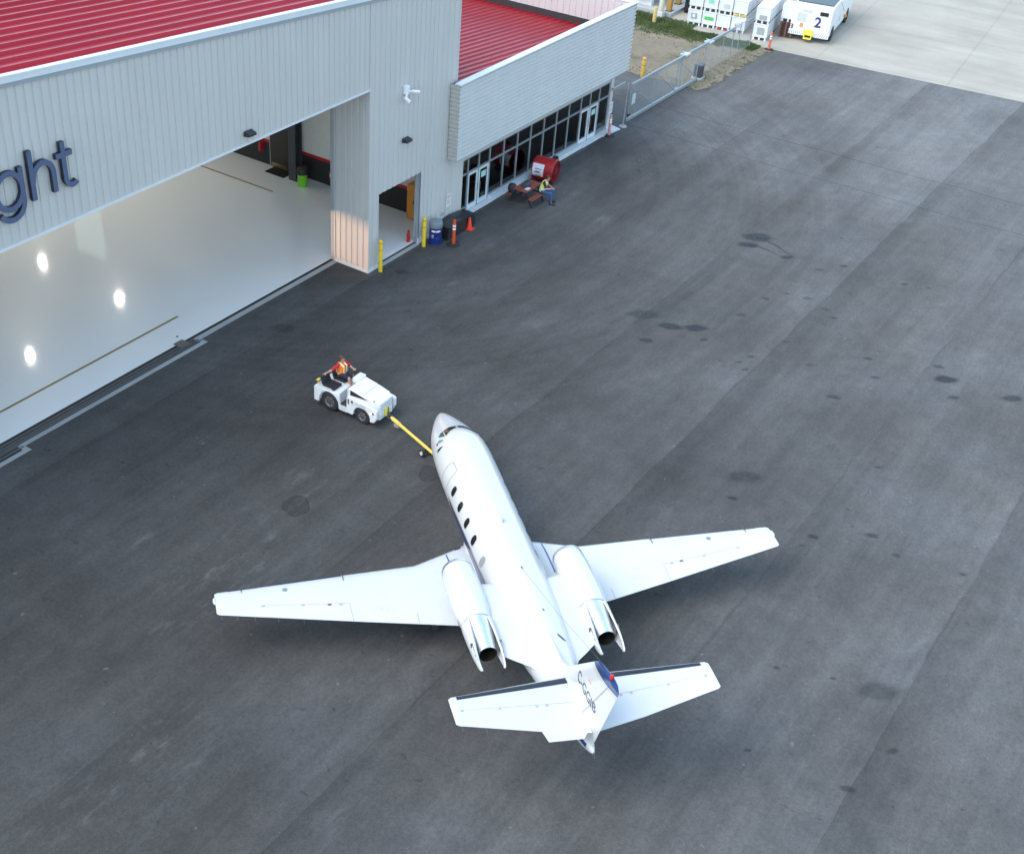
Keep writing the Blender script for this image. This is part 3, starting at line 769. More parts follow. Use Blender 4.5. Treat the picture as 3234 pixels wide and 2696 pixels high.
for i in range(len(xs)-1):
    a, b_ = xs[i]+.046, xs[i+1]-.046
    isd = any(p-.01 <= xs[i] and xs[i+1] <= q+.01 for p, q in doors)
    MB().box((a, YW-.045, ZTR-.04), (b_, YW+.045, ZTR+.04)).build('transom', FR, of)
    MB().box((a, YW-.04, ZH-.05), (b_, YW+.04, ZH-.002)).build('head_rail', FR, of)
    MB().box((a, YW-.006, ZTR+.041), (b_, YW+.006, ZH-.051)).build('pane', GL, of)
    if not isd:
        MB().box((a, YW-.04, ZS), (b_, YW+.04, ZS+.05)).build('sill_rail', FR, of)
        MB().box((a, YW-.006, ZS+.051), (b_, YW+.006, ZTR-.041)).build('pane', GL, of)
    else:
        d = MB().box((a, YW-.04, .05), (a+.10, YW+.03, ZTR-.045)).box((b_-.10, YW-.04, .05), (b_, YW+.03, ZTR-.045)).box((a+.10, YW-.04, ZTR-.16), (b_-.10, YW+.03, ZTR-.045)).box((a+.10, YW-.04, .05), (b_-.10, YW+.03, .26)).build('glass_door', FRW, of)
        MB().box((a+.101, YW-.012, .261), (b_-.101, YW, ZTR-.161)).build('pane', GL, d)
        right = xs[i] > (8 if xs[i] < 12 else 17.5)
        hx = a+.05 if right else b_-.05
        MB().tube([(hx, YW-.04, .80), (hx, YW-.11, .82), (hx, YW-.11, 1.10), (hx, YW-.04, 1.12)], .014, 6).build('handle', mat('chrome', (.7, .7, .7), .2, 1.), d)
        if right:
            MB().box((lerp(a, b_, .3), YW-.018, 1.22), (lerp(a, b_, .78), YW-.0125, 1.50)).build('sticker', mat('mint_sticker', (.35, .62, .58), .5), d)
# kerb and door slabs
MB().box((9.06, -.05, 0), (17.0, .25, ZS)).build('kerb', mat('kerb_white', (.58, .63, .66), .6), of, bevel=.012)
MB().box((6.6, -.06, 0), (9.05, .25, .05)).box((17.01, -.08, 0), (19.0, .25, .05)).build('door_slab', mat('slab_white', (.60, .64, .66), .6), of, bevel=.01)
MB().add([(19.0, -.12, 0), (20.42, -.31, 0), (20.7, .66, 0), (19.0, .66, 0), (19.0, -.12, .05), (20.42, -.31, .05), (20.7, .66, .05), (19.0, .66, .05)], [(0,1,2,3),(4,5,6,7),(0,1,5,4),(1,2,6,5),(2,3,7,6),(3,0,4,7)]).build('door_slab', mat('slab_white', (.60, .64, .66), .6), of)
# dim room behind the glass
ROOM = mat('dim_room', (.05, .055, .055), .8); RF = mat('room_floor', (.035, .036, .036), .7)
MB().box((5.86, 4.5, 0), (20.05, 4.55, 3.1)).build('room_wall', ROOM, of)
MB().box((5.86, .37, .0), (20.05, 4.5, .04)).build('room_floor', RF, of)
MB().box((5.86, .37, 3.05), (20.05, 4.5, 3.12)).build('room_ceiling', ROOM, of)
CH = mat('red_chair_leather', (.30, .012, .02), .45)
def armchair(x, y, rz, lab):
    t_ = thing('armchair', lab, 'armchair', (x, y, .04), rz, 'red armchairs behind the office glass')
    MB().box((-.32, -.30, .18), (.32, .32, .46)).build('seat', CH, t_, bevel=.05)
    MB().box((-.36, .22, .2), (.36, .42, .95)).build('backrest', CH, t_, bevel=.06)
    for s_ in (-1, 1): MB().box((s_*.33, -.3, .18), (s_*.45, .36, .64)).build('armrest', CH, t_, bevel=.04)
    for sx in (-1, 1):
        for sy in (-1, 1): MB().tube([(sx*.3, sy*.26, .19), (sx*.32, sy*.28, 0)], .02, 6).build('leg', BLACK, t_)
    return t_
armchair(10.75, 1.15, 2.9, 'red armchair behind the second pane right of the near office doors')
armchair(11.9, 1.25, 3.3, 'red armchair behind the glass left of the picnic table fan')
armchair(13.05, 1.1, 3.0, 'red armchair behind the pane just above the red drum fan')
armchair(14.3, 1.3, 3.2, 'red armchair behind the pane just right of the red drum fan')
armchair(8.1, 2.2, 3.2, 'red armchair seen through the near double doors')
armchair(19.3, 1.1, 3.1, 'red armchair at the far end pane right of the far doors')
t_ = thing('side_table', 'pale low table between the red armchairs behind the glass', 'table', (11.35, 1.4, .04))
MB().box((-.3, -.3, .42), (.3, .3, .46)).build('table_top', mat('pale_wood', (.35, .33, .3), .5), t_)
MB().tube([(0,0,0),(0,0,.42)], .04).build('leg', BLACK, t_)
notice(20.05, .18, 1.12, .34, .56, 'warning_sign', 'white sign with red print on the wall post at the office end by the gate')

# ------------------------------------------------------------------ things along the front
YEL = mat('bollard_yellow', (.75, .52, .03), .4); YEL2 = mat('weathered_yellow', (.62, .38, .07), .55)
BAND = mat('bollard_band', (.16, .12, .02), .6)
def bollard(x, y, h, lab, m, r=.085, band=True):
    t_ = thing('bollard', lab, 'bollard', (x, y, 0), group='yellow bollards')
    MB().lathe([(r, 0), (r, h-.05), (r*.85, h-.015), (r*.45, h)], 20).build('sleeve', m, t_, True)
    if band:
        for z in (h-.12, h-.42): MB().lathe([(r+.002, z-.012), (r+.002, z+.012)], 20, caps=False).build('band', BAND, t_)
bollard(.46, -.28, 1.40, 'yellow bollard at the left jamb of the small hangar door', YEL)
bollard(3.41, -.31, 1.31, 'yellow bollard between the small hangar door and the blue drum', YEL)
bollard(28.12, 2.55, 1.10, 'yellow bollard at the gravel edge behind the gate', YEL2, .11)
bollard(37.2, 6.6, 1.0, 'faded yellow bollard standing in the far grass strip', mat('faded_yellow', (.55, .40, .16), .6), .12, False)
dm = thing('steel_drum', 'blue drum bin with grey lid against the hangar siding', 'drum', (3.98, -.50, 0))
MB().lathe([(.255, 0), (.27, .01), (.265, .03), (.265, .26), (.272, .28), (.265, .30), (.265, .54), (.272, .56), (.265, .58), (.265, .80)], 28).build('drum_body', mat('drum_blue', (.012, .028, .16), .35), dm, True)
MB().lathe([(.285, .76), (.295, .80), (.285, .98), (.25, 1.04), (.06, 1.07)], 28).build('drum_lid', mat('lid_grey', (.17, .21, .25), .45), dm, True)
b = MB()
def drumpatch(a0, a1, z0, z1, r=.2695, n=8):
    vs = []
    for i in range(n+1):
        a = radians(lerp(a0, a1, i/n)); vs += [(r*cos(a), r*sin(a), z0), (r*cos(a), r*sin(a), z1)]
    return MB().add(vs, [(2*i, 2*i+2, 2*i+3, 2*i+1) for i in range(n)])
WHP = mat('white_print', (.75, .76, .78), .4); RDP = mat('red_print', (.55, .02, .03), .4)
drumpatch(175, 212, .60, .68).build('label_band', WHP, dm); drumpatch(220, 262, .60, .68).build('label_band', WHP, dm)
drumpatch(212.5, 219.5, .59, .69).build('label_mark', RDP, dm)
drumpatch(178, 200, .44, .47).build('small_print', WHP, dm); drumpatch(178, 196, .36, .385).build('small_print', WHP, dm)
tb = thing('covered_crate', 'low crate under a black tarpaulin at the hangar wall', 'crate', (5.55, -.42, 0))
n = 14; m = 8; vs = []
rnd = random.Random(9)
for j in range(m+1):
    for i in range(n+1):
        u, v = i/n, j/m; e = min(u, 1-u)*2.2; f = min(v, 1-v)*1.6
        z = .58-.10*abs(u-.45)+.015*rnd.uniform(-1, 1)+.02*sin(u*9)*sin(v*5)
        if i in (0, n) or j in (0, m): z = .01
        ox = 1.0 if i in (0, n) else .97; oy = 1. if j in (0, m) else .95
        ux = u if 0 < i < n else u; uu = 0.02 if i == 1 else .98 if i == n-1 else u; vv = .03 if j == 1 else .97 if j == m-1 else v
        if i == 0: uu = -.01
        if i == n: uu = 1.01
        if j == 0: vv = -.02
        if j == m: vv = 1.0
        vs.append(((uu-.5)*2.05, (vv-.5)*.74, z))
MB().add(vs, [(j*(n+1)+i, j*(n+1)+i+1, (j+1)*(n+1)+i+1, (j+1)*(n+1)+i) for j in range(m) for i in range(n)]).build('tarpaulin', mat('black_tarp', (.016, .017, .019), .42, bump=.3, bscale=6), tb, True, 50)
MB().box((-.9, -.3, 0), (.9, .32, .42)).build('crate_body', BLACK, tb)
ORG = mat('delineator_orange', (.62, .075, .02), .45); WB = mat('reflective_white', (.82, .82, .82), .35)
def delineator(x, y, h, lab, m, rz=.2):
    t_ = thing('delineator_post', lab, 'traffic post', (x, y, 0), rz, 'orange delineator posts')
    MB().lathe([(.075, .05), (.07, h*.9), (.06, h*.93), (.06, h), (.02, h+.01)], 18).build('post', m, t_, True)
    for z in (h*.78, h*.66): MB().lathe([(.0745, z-.045), (.0745, z+.045)], 18, caps=False).build('reflective_band', WB, t_)
    MB().lathe([(.31, 0), (.29, .03), (.12, .06), (.02, .065)], 8).build('rubber_base', mat('rubber_black', (.02, .02, .02), .8), t_)
delineator(4.34, -1.19, 1.13, 'orange delineator post with white bands beside the covered crate', ORG)
PINK = mat('faded_pink', (.60, .27, .24), .6)
delineator(19.34, -.26, 1.08, 'faded pink delineator post at the far end of the office', PINK)
delineator(37.36, -.95, 1.03, 'orange delineator post at the corner of the pale concrete apron', mat('sun_orange', (.62, .14, .08), .5))
t_ = thing('traffic_cone', 'orange red traffic cone at the end of the covered crate', 'traffic cone', (6.02, -.86, 0))
CO = mat('cone_orange', (.70, .045, .015), .45)
MB().lathe([(.135, .03), (.11, .12), (.045, .50), (.035, .53)], 22).build('cone', CO, t_, True)
MB().box((-.19, -.19, 0), (.19, .19, .035)).build('base', CO, t_, bevel=.012)

# drum fan
fn = thing('drum_fan', 'large red drum fan with white label in front of the office glass', 'fan', (12.45, -.72, 0), radians(-82))
FRED = mat('fan_red', (.30, .010, .015), .35)
rings = [(.50, -.52), (.545, -.50), (.55, -.2), (.535, 0), (.55, .2), (.55, .48), (.51, .52)]
ro = [[(h, r*cos(2*pi*k/32), .60+r*sin(2*pi*k/32)) for k in range(32)] for r, h in rings]
ri = [[(h, r*.95*cos(2*pi*k/32), .60+r*.95*sin(2*pi*k/32)) for k in range(32)] for r, h in reversed(rings)]
MB().loft(ro+ri+[ro[0]], caps=False).build('drum_shell', FRED, fn, True)
MB().lathe([(.12, -.2), (.14, -.1), (.14, .2), (.05, .25)], 16, (0, 0, .60), 'x').build('motor', BLACK, fn, True)
for k in range(5):
    a = 2*pi*k/5; c_, s_ = cos(a), sin(a)
    MB().add([(-.05, .12*c_-.06*s_, .6+.12*s_+.06*c_), (.05, .12*c_+.06*s_, .6+.12*s_-.06*c_), (.09, .47*c_+.13*s_, .6+.47*s_-.13*c_), (-.09, .47*c_-.13*s_, .6+.47*s_+.13*c_)], [(0,1,2,3)]).build('blade', mat('blade_dark', (.05, .02, .02), .4), fn)
b = MB()
for r in (.12, .2, .28, .36, .44, .5):
    for xg in (.53, -.53): b.tube([(xg, r*cos(2*pi*k/24), .6+r*sin(2*pi*k/24)) for k in range(25)], .006, 4, False)
for k in range(8):
    for xg in (.53, -.53): b.tube([(xg, 0, .6), (xg, .52*cos(pi*k/4), .6+.52*sin(pi*k/4))], .007, 4)
b.build('grille', mat('grille_red', (.25, .012, .016), .4), fn, kind='stuff')
vs = []
for i in range(9):
    a = radians(lerp(138, 198, i/8)); vs += [(-.46, .556*cos(a), .6+.556*sin(a)), (.10, .556*cos(a), .6+.556*sin(a))]
MB().add(vs, [(2*i, 2*i+1, 2*i+3, 2*i+2) for i in range(8)]).build('label', mat('label_white', (.62, .62, .66), .5), fn)
vs = []
for a0, x0, x1 in ((162, -.34, .0), (174, -.30, -.08), (178, -.34, -.05), (192, -.30, .02)):
    i0 = len(vs)
    for i in range(3):
        a = radians(a0+i*1.6); vs += [(x0, .558*cos(a), .6+.558*sin(a)), (x1, .558*cos(a), .6+.558*sin(a))]
MB().add(vs, [(k*6+2*i, k*6+2*i+1, k*6+2*i+3, k*6+2*i+2) for k in range(4) for i in range(2)]).build('label_print', mat('print_dark', (.08, .05, .06), .6), fn)
for sy in (-1, 1):
    MB().tube([(-.4, sy*.34, .17), (-.4, sy*.42, .05), (.4, sy*.42, .05), (.4, sy*.34, .17)], .025, 8).build('stand_leg', BLACK, fn)
for sx in (-1, 1): MB().lathe([(.09, -.03), (.11, -.02), (.11, .02), (.09, .03)], 14, (sx*.35, -.46, .11), 'y').build('wheel', BLACK, fn, True)
MB().tube([(.2, .2, 1.12), (.25, .25, 1.22), (.45, .25, 1.22), (.5, .2, 1.1)], .02, 8).box((.24, .10, 1.10), (.46, .30, 1.2)).build('handle', BLACK, fn)

# picnic table
PW = mat('picnic_red_wood', (.22, .055, .04), .6, var=.15, scale=4); PL = mat('picnic_leg_black', (.02, .018, .018), .6)
pt = thing('picnic_table', 'weathered red picnic table with black legs by the office kerb', 'picnic table', (10.05, -1.22, 0), radians(0))
for k in range(5): MB().box((-.66, -.36+.145*k, .70), (.66, -.36+.145*k+.135, .74)).build('table_plank', PW, pt, bevel=.006)
for sy in (-1, 1):
    for q in (0, 1): MB().box((-.66, sy*.58+.13*q-.13, .40), (.66, sy*.58+.13*q-.01, .44)).build('bench_plank', PW, pt, bevel=.006)
for sx in (-1, 1):
    for sy in (-1, 1): MB().obox((sx*.48, sy*.22, .70), (sx*.50, sy*.60, 0), .05, .09).build('leg', PL, pt)
    MB().box((sx*.45, -.70, .35), (sx*.51, .70, .40)).box((sx*.45, -.34, .66), (sx*.51, .34, .70)).build('cross_beam', PL, pt)
bg = thing('cooler_bag', 'dark blue grey soft cooler bag lying on the picnic table', 'bag', (9.98, -1.20, .74), .1)
MB().box((-.20, -.15, 0), (.20, .15, .20)).build('bag_body', mat('bag_blue', (.04, .055, .085), .7), bg, bevel=.04)
MB().box((-.21, -.02, .205), (.21, .02, .215)).build('strap', BLACK, bg)
bp_ = thing('backpack', 'black backpack slumped on the left bench of the picnic table', 'backpack', (9.62, -.68, .44), .3)
b = MB(); b.lathe([(.02, 0), (.16, .02), (.19, .12), (.18, .28), (.12, .38), (.02, .42)], 14).build('pack_body', mat('black_nylon', (.012, .012, .016), .6), bp_, True)
MB().lathe([(.02, 0), (.09, .02), (.10, .12), (.06, .2), (.01, .22)], 12, (-.12, -.10, .0)).build('front_pocket', mat('black_nylon', (.012, .012, .016), .6), bp_, True)
MB().tube([(.12, -.08, .36), (.2, -.2, .2), (.14, -.12, .04)], .02, 6).tube([(.12, .08, .36), (.2, .2, .2), (.14, .12, .04)], .02, 6).build('strap', BLACK, bp_)
tag(MB().box((-.14, -.09, 0), (.14, .09, .02)).build('folded_cloth', mat('pale_cloth', (.6, .58, .55), .8), None, bevel=.006), 'small pale folded cloth on the near end of the picnic table', 'cloth').location = (9.74, -1.42, .742)

# ------------------------------------------------------------------ gate and fence
GALV = mat('galvanised_steel', (.36, .41, .43), .45, .5, var=.12)
gt = thing('sliding_gate', 'galvanised chain link sliding gate between office and gravel', 'gate', (0, 0, 0))
GY = -.06
MB().obox((21.5, GY, .12), (29.5, GY, .12), .10, .15).build('bottom_rail', GALV, gt)
MB().obox((21.6, GY, 1.93), (33.9, GY, 1.93), .10, .12).build('top_rail', GALV, gt)
for x in (21.6, 24.3, 26.9, 29.45): MB().tube([(x, GY, .16), (x, GY, 1.88)], .025, 8).build('upright', GALV, gt)
for x0, x1 in ((21.6, 24.3), (24.3, 26.9), (26.9, 29.45)): MB().tube([(x0+.05, GY, 1.80), (x1-.05, GY, .25)], .018, 6).build('brace', GALV, gt)
def chain(x0, x1, z0, z1, y, s=.11, r=.0035):
    b = MB()
    k = x0-(z1-z0)
    while k < x1:
        for sg_ in (1, -1):
            a, c = (k, z0 if sg_ > 0 else z1), (k+(z1-z0), z1 if sg_ > 0 else z0)
            # clip to the rectangle
            pts = []
            for (xx, zz) in (a, c):
                pts.append([xx, zz])
            (xa, za), (xb, zb_) = pts
            sl_ = (zb_-za)/(xb-xa)
            if xa < x0: za += sl_*(x0-xa); xa = x0
            if xb > x1: zb_ += sl_*(x1-xb); xb = x1
            if xb > xa+.02: b.tube([(xa, y+.004*sg_, za), (xb, y+.004*sg_, zb_)], r, 3, False)
        k += s
    return b
chain(21.6, 29.45, .2, 1.87, GY).build('chain_link_mesh', GALV, gt, kind='stuff')
tag_ = MB().box((21.75, GY-.05, .86), (22.12, GY-.03, 1.40)).build('gate_plate', mat('plate_pale', (.50, .58, .60), .4), gt, label='pale rectangular plate on the gate')
MB().box((21.55, GY-.04, .30), (21.75, GY+.04, .42)).build('latch_box', BLACK, gt)
def fpost(x, y, h, r, lab, roller=False, concrete_foot=True):
    t_ = thing('fence_post', lab, 'fence post', (x, y, 0), group='galvanised fence posts')
    MB().tube([(0, 0, 0), (0, 0, h)], r, 10).build('post', GALV, t_, True)
    MB().lathe([(r+.012, h), (r+.01, h+.02), (.01, h+.05)], 10).build('cap', GALV, t_, True)
    if concrete_foot: MB().lathe([(.2, 0), (.19, .05), (.1, .065)], 12).build('footing', CONC2, t_)
    if roller: MB().box((-.26, -.36, h-.12), (.24, .05, h-.05)).build('roller_bracket', mat('bracket_zinc', (.58, .63, .65), .4, .4), t_)
fpost(20.86, -.22, 2.20, .035, 'fence post with concrete footing at the near end of the gate')
fpost(27.7, .14, 2.05, .055, 'thick fence post carrying the gate rollers on the left', True)
fpost(30.6, .14, 2.02, .045, 'fence post carrying the gate rollers behind the motor box', True)
fpost(34.2, .10, 2.0, .03, 'thin fence post at the far end of the gate rail', False, False)
fpost(21.0, 4.0, 2.1, .05, 'fence post beside the office rear corner', False)
fp_ = thing('wire_fence', 'short galvanised rail fence joining the office wall to the gate', 'fence', (0, 0, 0))
MB().obox((19.9, .12, 2.12), (21.2, .12, 2.12), .07, .09).build('top_rail', GALV, fp_)
chain(30.7, 37.0, .06, 1.85, .14).build('chain_link_mesh', GALV, fp_, kind='stuff')
MB().tube([(30.65, .14, 1.88), (37.0, .14, 1.80)], .02, 6).build('top_rail', GALV, fp_)
for x in (33.0, 35.2, 37.0): MB().tube([(x, .14, 0), (x, .14, 1.9)], .022, 6).build('upright', GALV, fp_)
mt = thing('gate_motor', 'dark grey gate motor box on a pad beside the gravel', 'gate motor', (29.95, .05, 0))
MB().box((-.2, -.22, .12), (.2, .22, .80)).build('motor_housing', mat('motor_dark', (.05, .055, .065), .5), mt, bevel=.03)
MB().box((-.22, -.24, .74), (.22, .24, .84)).build('motor_lid', mat('motor_lid_grey', (.10, .115, .13), .45), mt, bevel=.03)
MB().box((-.3, -.3, 0), (.3, .3, .12)).build('pad', CONC2, mt)
# ------------------------------------------------------------------ the jet (local: x forward from tail cone tip, y left, z up)
jet = thing('business_jet', 'white twin engine business jet with blue fin tip being pushed by the tractor', 'jet', (-18.05, -20.60, 0), radians(48.757))
FUS = [(14.97,1.38,.02,.02,.02),(14.9,1.38,.10,.10,.10),(14.75,1.385,.20,.18,.19),(14.46,1.40,.34,.29,.30),(14.1,1.42,.48,.40,.41),(13.7,1.46,.61,.50,.51),(13.3,1.50,.71,.60,.60),(12.95,1.54,.77,.70,.68),(12.65,1.58,.81,.80,.75),(12.35,1.60,.835,.86,.80),(11.9,1.62,.86,.88,.84),(11.2,1.62,.87,.88,.87),(8,1.62,.87,.88,.88),(5.8,1.62,.87,.87,.86),(4.8,1.66,.82,.82,.82),(3.8,1.74,.71,.70,.72),(2.9,1.82,.58,.58,.62),(2.0,1.90,.44,.46,.56),(1.2,1.95,.31,.34,.47),(.5,1.98,.18,.22,.34),(.1,2.0,.09,.12,.15),(-.05,2.0,.03,.04,.04)]
FUS.reverse()
def prof(x):
    if x <= FUS[0][0]: return FUS[0][1:]
    for a, b in zip(FUS, FUS[1:]):
        if x <= b[0]:
            t = (x-a[0])/(b[0]-a[0]); return [lerp(a[i], b[i], t) for i in range(1, 5)]
    return FUS[-1][1:]
def sprof(x):
    d = .22 if x < 12.0 else .10
    if x > 14.6 or x < .05: return prof(x)
    q = [prof(x+k*d) for k in (-1, -.5, 0, .5, 1)]
    return [sum(p[i] for p in q)/5 for i in range(4)]
def fsurf(x, th, off=0):
    zc, hw, ht, hb = sprof(x); c, s = cos(th), sin(th)
    return (x, (hw+off)*c, zc+((ht if s >= 0 else hb)+off)*s)
def jetpaint(name, kind):
    t = NT(name); p = t.obj(); x, y, z = t.xyz(p)
    v = t.lin(t.noise(p, 1.2, 4), .3, .7, .97, 1.02)
    white = t.mix(1., (.60, .615, .62, 1), t.vec(v, v, v), 'MULTIPLY')
    BLUE, GOLD = (.009, .034, .135, 1), (.42, .38, .22, 1)
    if kind == 'fus':
        ln = t.math('MULTIPLY_ADD', t.math('SUBTRACT', 8.67, x), .05, 1.74)
        d = t.math('SUBTRACT', z, ln)
        fwd = t.math('LESS_THAN', x, t.math('MULTIPLY_ADD', d, 1.6, 10.5)); aft = t.math('GREATER_THAN', x, 5.6)
        both = t.math('MULTIPLY', fwd, aft)
        gold = t.math('MULTIPLY', t.math('LESS_THAN', t.math('ABSOLUTE', t.math('ADD', d, .03)), .022), both)
        blue = t.math('MULTIPLY', t.math('LESS_THAN', d, -.06), t.math('MULTIPLY', both, t.math('GREATER_THAN', d, -.62)))
        tail = t.math('MULTIPLY', t.math('LESS_THAN', x, .74), t.math('MULTIPLY', t.math('LESS_THAN', z, 2.06), t.math('GREATER_THAN', z, 1.93)))
        tail = t.math('MULTIPLY', tail, t.math('GREATER_THAN', x, .18))
        blue = t.math('MAXIMUM', blue, tail)
        c = t.mix(gold, t.mix(blue, white, BLUE), GOLD)
    elif kind == 'fin':
        cut = t.math('MULTIPLY_ADD', t.math('SUBTRACT', .64, x), .20, 4.24)
        d = t.math('SUBTRACT', z, cut)
        blue = t.math('GREATER_THAN', d, 0.)
        g1 = t.math('LESS_THAN', t.math('ABSOLUTE', t.math('ADD', d, .05)), .012); g2 = t.math('LESS_THAN', t.math('ABSOLUTE', t.math('ADD', d, .11)), .008)
        c = t.mix(t.math('MAXIMUM', g1, g2), t.mix(blue, white, BLUE), GOLD)
    elif kind == 'blue': c = t.mix(1., BLUE, t.vec(v, v, v), 'MULTIPLY')
    else: c = white
    return t.done(t.bsdf(c, .28, 0, .5, None, .5, .08))
JF, JFIN, JW, JB = jetpaint('jet_fuselage_paint', 'fus'), jetpaint('jet_fin_paint', 'fin'), jetpaint('jet_white_paint', 'w'), jetpaint('jet_blue_paint', 'blue')
GAP = mat('panel_gap', (.38, .395, .41), .6); GAPD = mat('panel_gap_dark', (.09, .095, .10), .6)
BOOT = mat('deice_boot', (.010, .014, .028), .45); LEM = mat('leading_edge_metal', (.30, .33, .37), .3, .7)
METAL = mat('polished_metal', (.93, .94, .95), .42, 1., var=.05); HOT = mat('burnt_metal', (.035, .033, .03), .45, .6)
xs = []
x = -.05
while x < 14.97:
    xs.append(x); x += .12 if (x < 1 or x > 12) else .3
xs += [14.93, 14.97]
rings = [[fsurf(x, 2*pi*k/48) for k in range(48)] for x in xs]
fus = MB().loft(rings).build('fuselage', JF, jet, True, 60)
def patch(poly, off, n=6):
    """surface patch on the fuselage: two (x, theta) polylines lofted"""
    a, b_ = poly; vs = []; m = len(a)
    for i in range(m):
        for j in range(n+1):
            t = j/n; vs.append(fsurf(lerp(a[i][0], b_[i][0], t), radians(lerp(a[i][1], b_[i][1], t)), off))
    return MB().add(vs, [(i*(n+1)+j, i*(n+1)+j+1, (i+1)*(n+1)+j+1, (i+1)*(n+1)+j) for i in range(m-1) for j in range(n)])
def oval(xc, tc, rx, rt, off, p=2.6, n=16):
    a, b_ = [], []
    for i in range(n+1):
        u = -1+2*i/n; h = (1-abs(u)**p)**(1/p); a.append((xc+u*rx, tc-rt*h)); b_.append((xc+u*rx, tc+rt*h))
    return patch((a, b_), off)
WIN = mat('cabin_window', (.012, .012, .014), .12); WINS = mat('cabin_window_shade', (.30, .31, .32), .25); WFR = mat('window_surround', (.50, .52, .54), .35)
def mir(o):
    """mirror copy of a part on the other side of the jet"""
    me = o.data.copy(); me.transform(Matrix.Diagonal((1, -1, 1, 1))); me.flip_normals()
    c = o.copy(); c.data = me; COL.objects.link(c)
    return c
for i, xw in enumerate([10.12, 9.38, 8.63, 7.86, 6.94]):
    w = oval(xw, 25, .150, 11.6, .004).build('cabin_window', WFR, jet, True, None); w2 = oval(xw, 25, .125, 10.2, .008).build('pane', WINS if i == 4 else WIN, w, True, None)
    m = mir(w); m2 = mir(w2); m2.parent = m
    m2.data.materials.clear(); m2.data.materials.append(WIN)
# windscreen and side panes
WS = mat('windscreen_dark', (.012, .016, .017), .08); WSG = mat('windscreen_green', (.05, .12, .085), .12); WSB = mat('side_pane_blue', (.16, .27, .31), .12)
def wpanes(sgn):
    L = []
    def pp(a, b_, m, nm='windscreen_pane', off=.006):
        if sgn < 0: a = [(x, 180-t) for x, t in a]; b_ = [(x, 180-t) for x, t in b_]
        o = patch((a, b_), off).build(nm, m, jet, True, None); L.append(o); return o
    pp([(12.50,56),(12.58,62),(12.72,71),(12.84,80),(12.88,88)], [(12.98,56),(13.04,62),(13.10,71),(13.12,80),(13.12,88)], WS)
    pp([(12.80,38.5),(12.66,44),(12.51,53.5)], [(12.82,39.5),(12.95,48),(12.99,54.5)], WSG)
    pp([(12.56,30),(12.42,35),(12.34,45.5)], [(12.57,30.5),(12.58,38),(12.40,47)], WSB, 'side_pane')
    pp([(12.47,25),(12.41,30)], [(12.56,27.5),(12.52,31)], WS, 'side_pane')
    pp([(12.14,21.5),(12.11,31),(12.11,40.5)], [(12.25,24),(12.21,32),(12.125,41)], WS, 'side_pane')
wpanes(1); wpanes(-1)
# cabin door seam
def seam(pts, w, m, name, off=.004):
    b = MB(); vs = []
    P_ = [Vector(fsurf(x, radians(t), off)) for x, t in pts]
    for i, p in enumerate(P_):
        d = (P_[min(i+1, len(P_)-1)]-P_[max(i-1, 0)]).normalized(); nn = Vector((0, cos(radians(pts[i][1])), sin(radians(pts[i][1])))); s_ = d.cross(nn).normalized()*w/2
        vs += [p-s_, p+s_]
    return b.add(vs, [(2*i, 2*i+2, 2*i+3, 2*i+1) for i in range(len(P_)-1)]).build(name, m, jet)
dpts = [(11.18, -20+6*i) for i in range(11)]+[(11.17, 45), (11.13, 48), (11.07, 49.5), (10.95, 50), (10.78, 50), (10.70, 48.5), (10.67, 45)]+[(10.66, 40-6*i) for i in range(11)]
seam(dpts, .045, GAP, 'cabin_door_seam')
for i in range(6): pass
seam([(2.95+.0*i, -70+10*i) for i in range(15)], .02, GAP, 'tailcone_seam')
# nose baggage door seams
# small inlet on the tail, blade antenna
patch(([(3.50, 108), (3.40, 118), (3.30, 127)], [(3.42, 108), (3.30, 118), (3.27, 127)]), .012).build('air_inlet', GAPD, jet, True, None)
patch(([(4.38, 96), (4.34, 99)], [(4.30, 96), (4.27, 99)]), .008).build('drain_mark', GAPD, jet)
MB().prism([(7.85, 2.47), (8.10, 2.47), (7.98, 2.66), (7.88, 2.66)], -.012, .012, 'y').build('blade_antenna', mat('antenna_grey', (.55, .55, .55), .4), jet)
# wing
LEX = [(.45, 9.0), (.8, 8.83), (2.40, 8.12), (4.47, 7.93), (7.95, 7.56)]
TEX = [(.45, 5.40), (.8, 5.44), (2.5, 5.74), (4.5, 6.085), (7.95, 6.71)]
def itp(tab, y):
    for a, b in zip(tab, tab[1:]):
        if y <= b[0]: return lerp(a[1], b[1], (y-a[0])/(b[0]-a[0]))
    return tab[-1][1]
def foil(c, t): return 5*t*(.2969*sqrt(max(c, 0))-.126*c-.3516*c*c+.2843*c**3-.1036*c**4)
def wpt(y, c, side=1, off=0.):
    le, te = itp(LEX, y), itp(TEX, y); ch = le-te; tc = lerp(.13, .11, y/7.95)
    z0 = .915+.068*y; h = foil(c, tc)*ch
    return (le-c*ch, y, z0+side*(h*(1.0 if side > 0 else .75))+side*off)
CS = [0, .006, .02, .05, .10, .18, .28, .40, .52, .64, .76, .88, 1.0]
def wring(y): return [wpt(y, c, 1) for c in reversed(CS)]+[wpt(y, c, -1) for c in CS[1:-1]]
ys = [.45, .8, 1.4, 2.0, 2.4, 3.2, 4.47, 5.6, 6.8, 7.6, 7.9]
rg = [wring(y) for y in ys]
tip = [(lerp(p[0], 7.12, .10), 7.97, lerp(p[2], .915+.068*7.95, .35)) for p in wring(7.95)]
wing = MB().loft(rg+[tip]).build('wing', JW, jet, True, 50)
mir(wing)
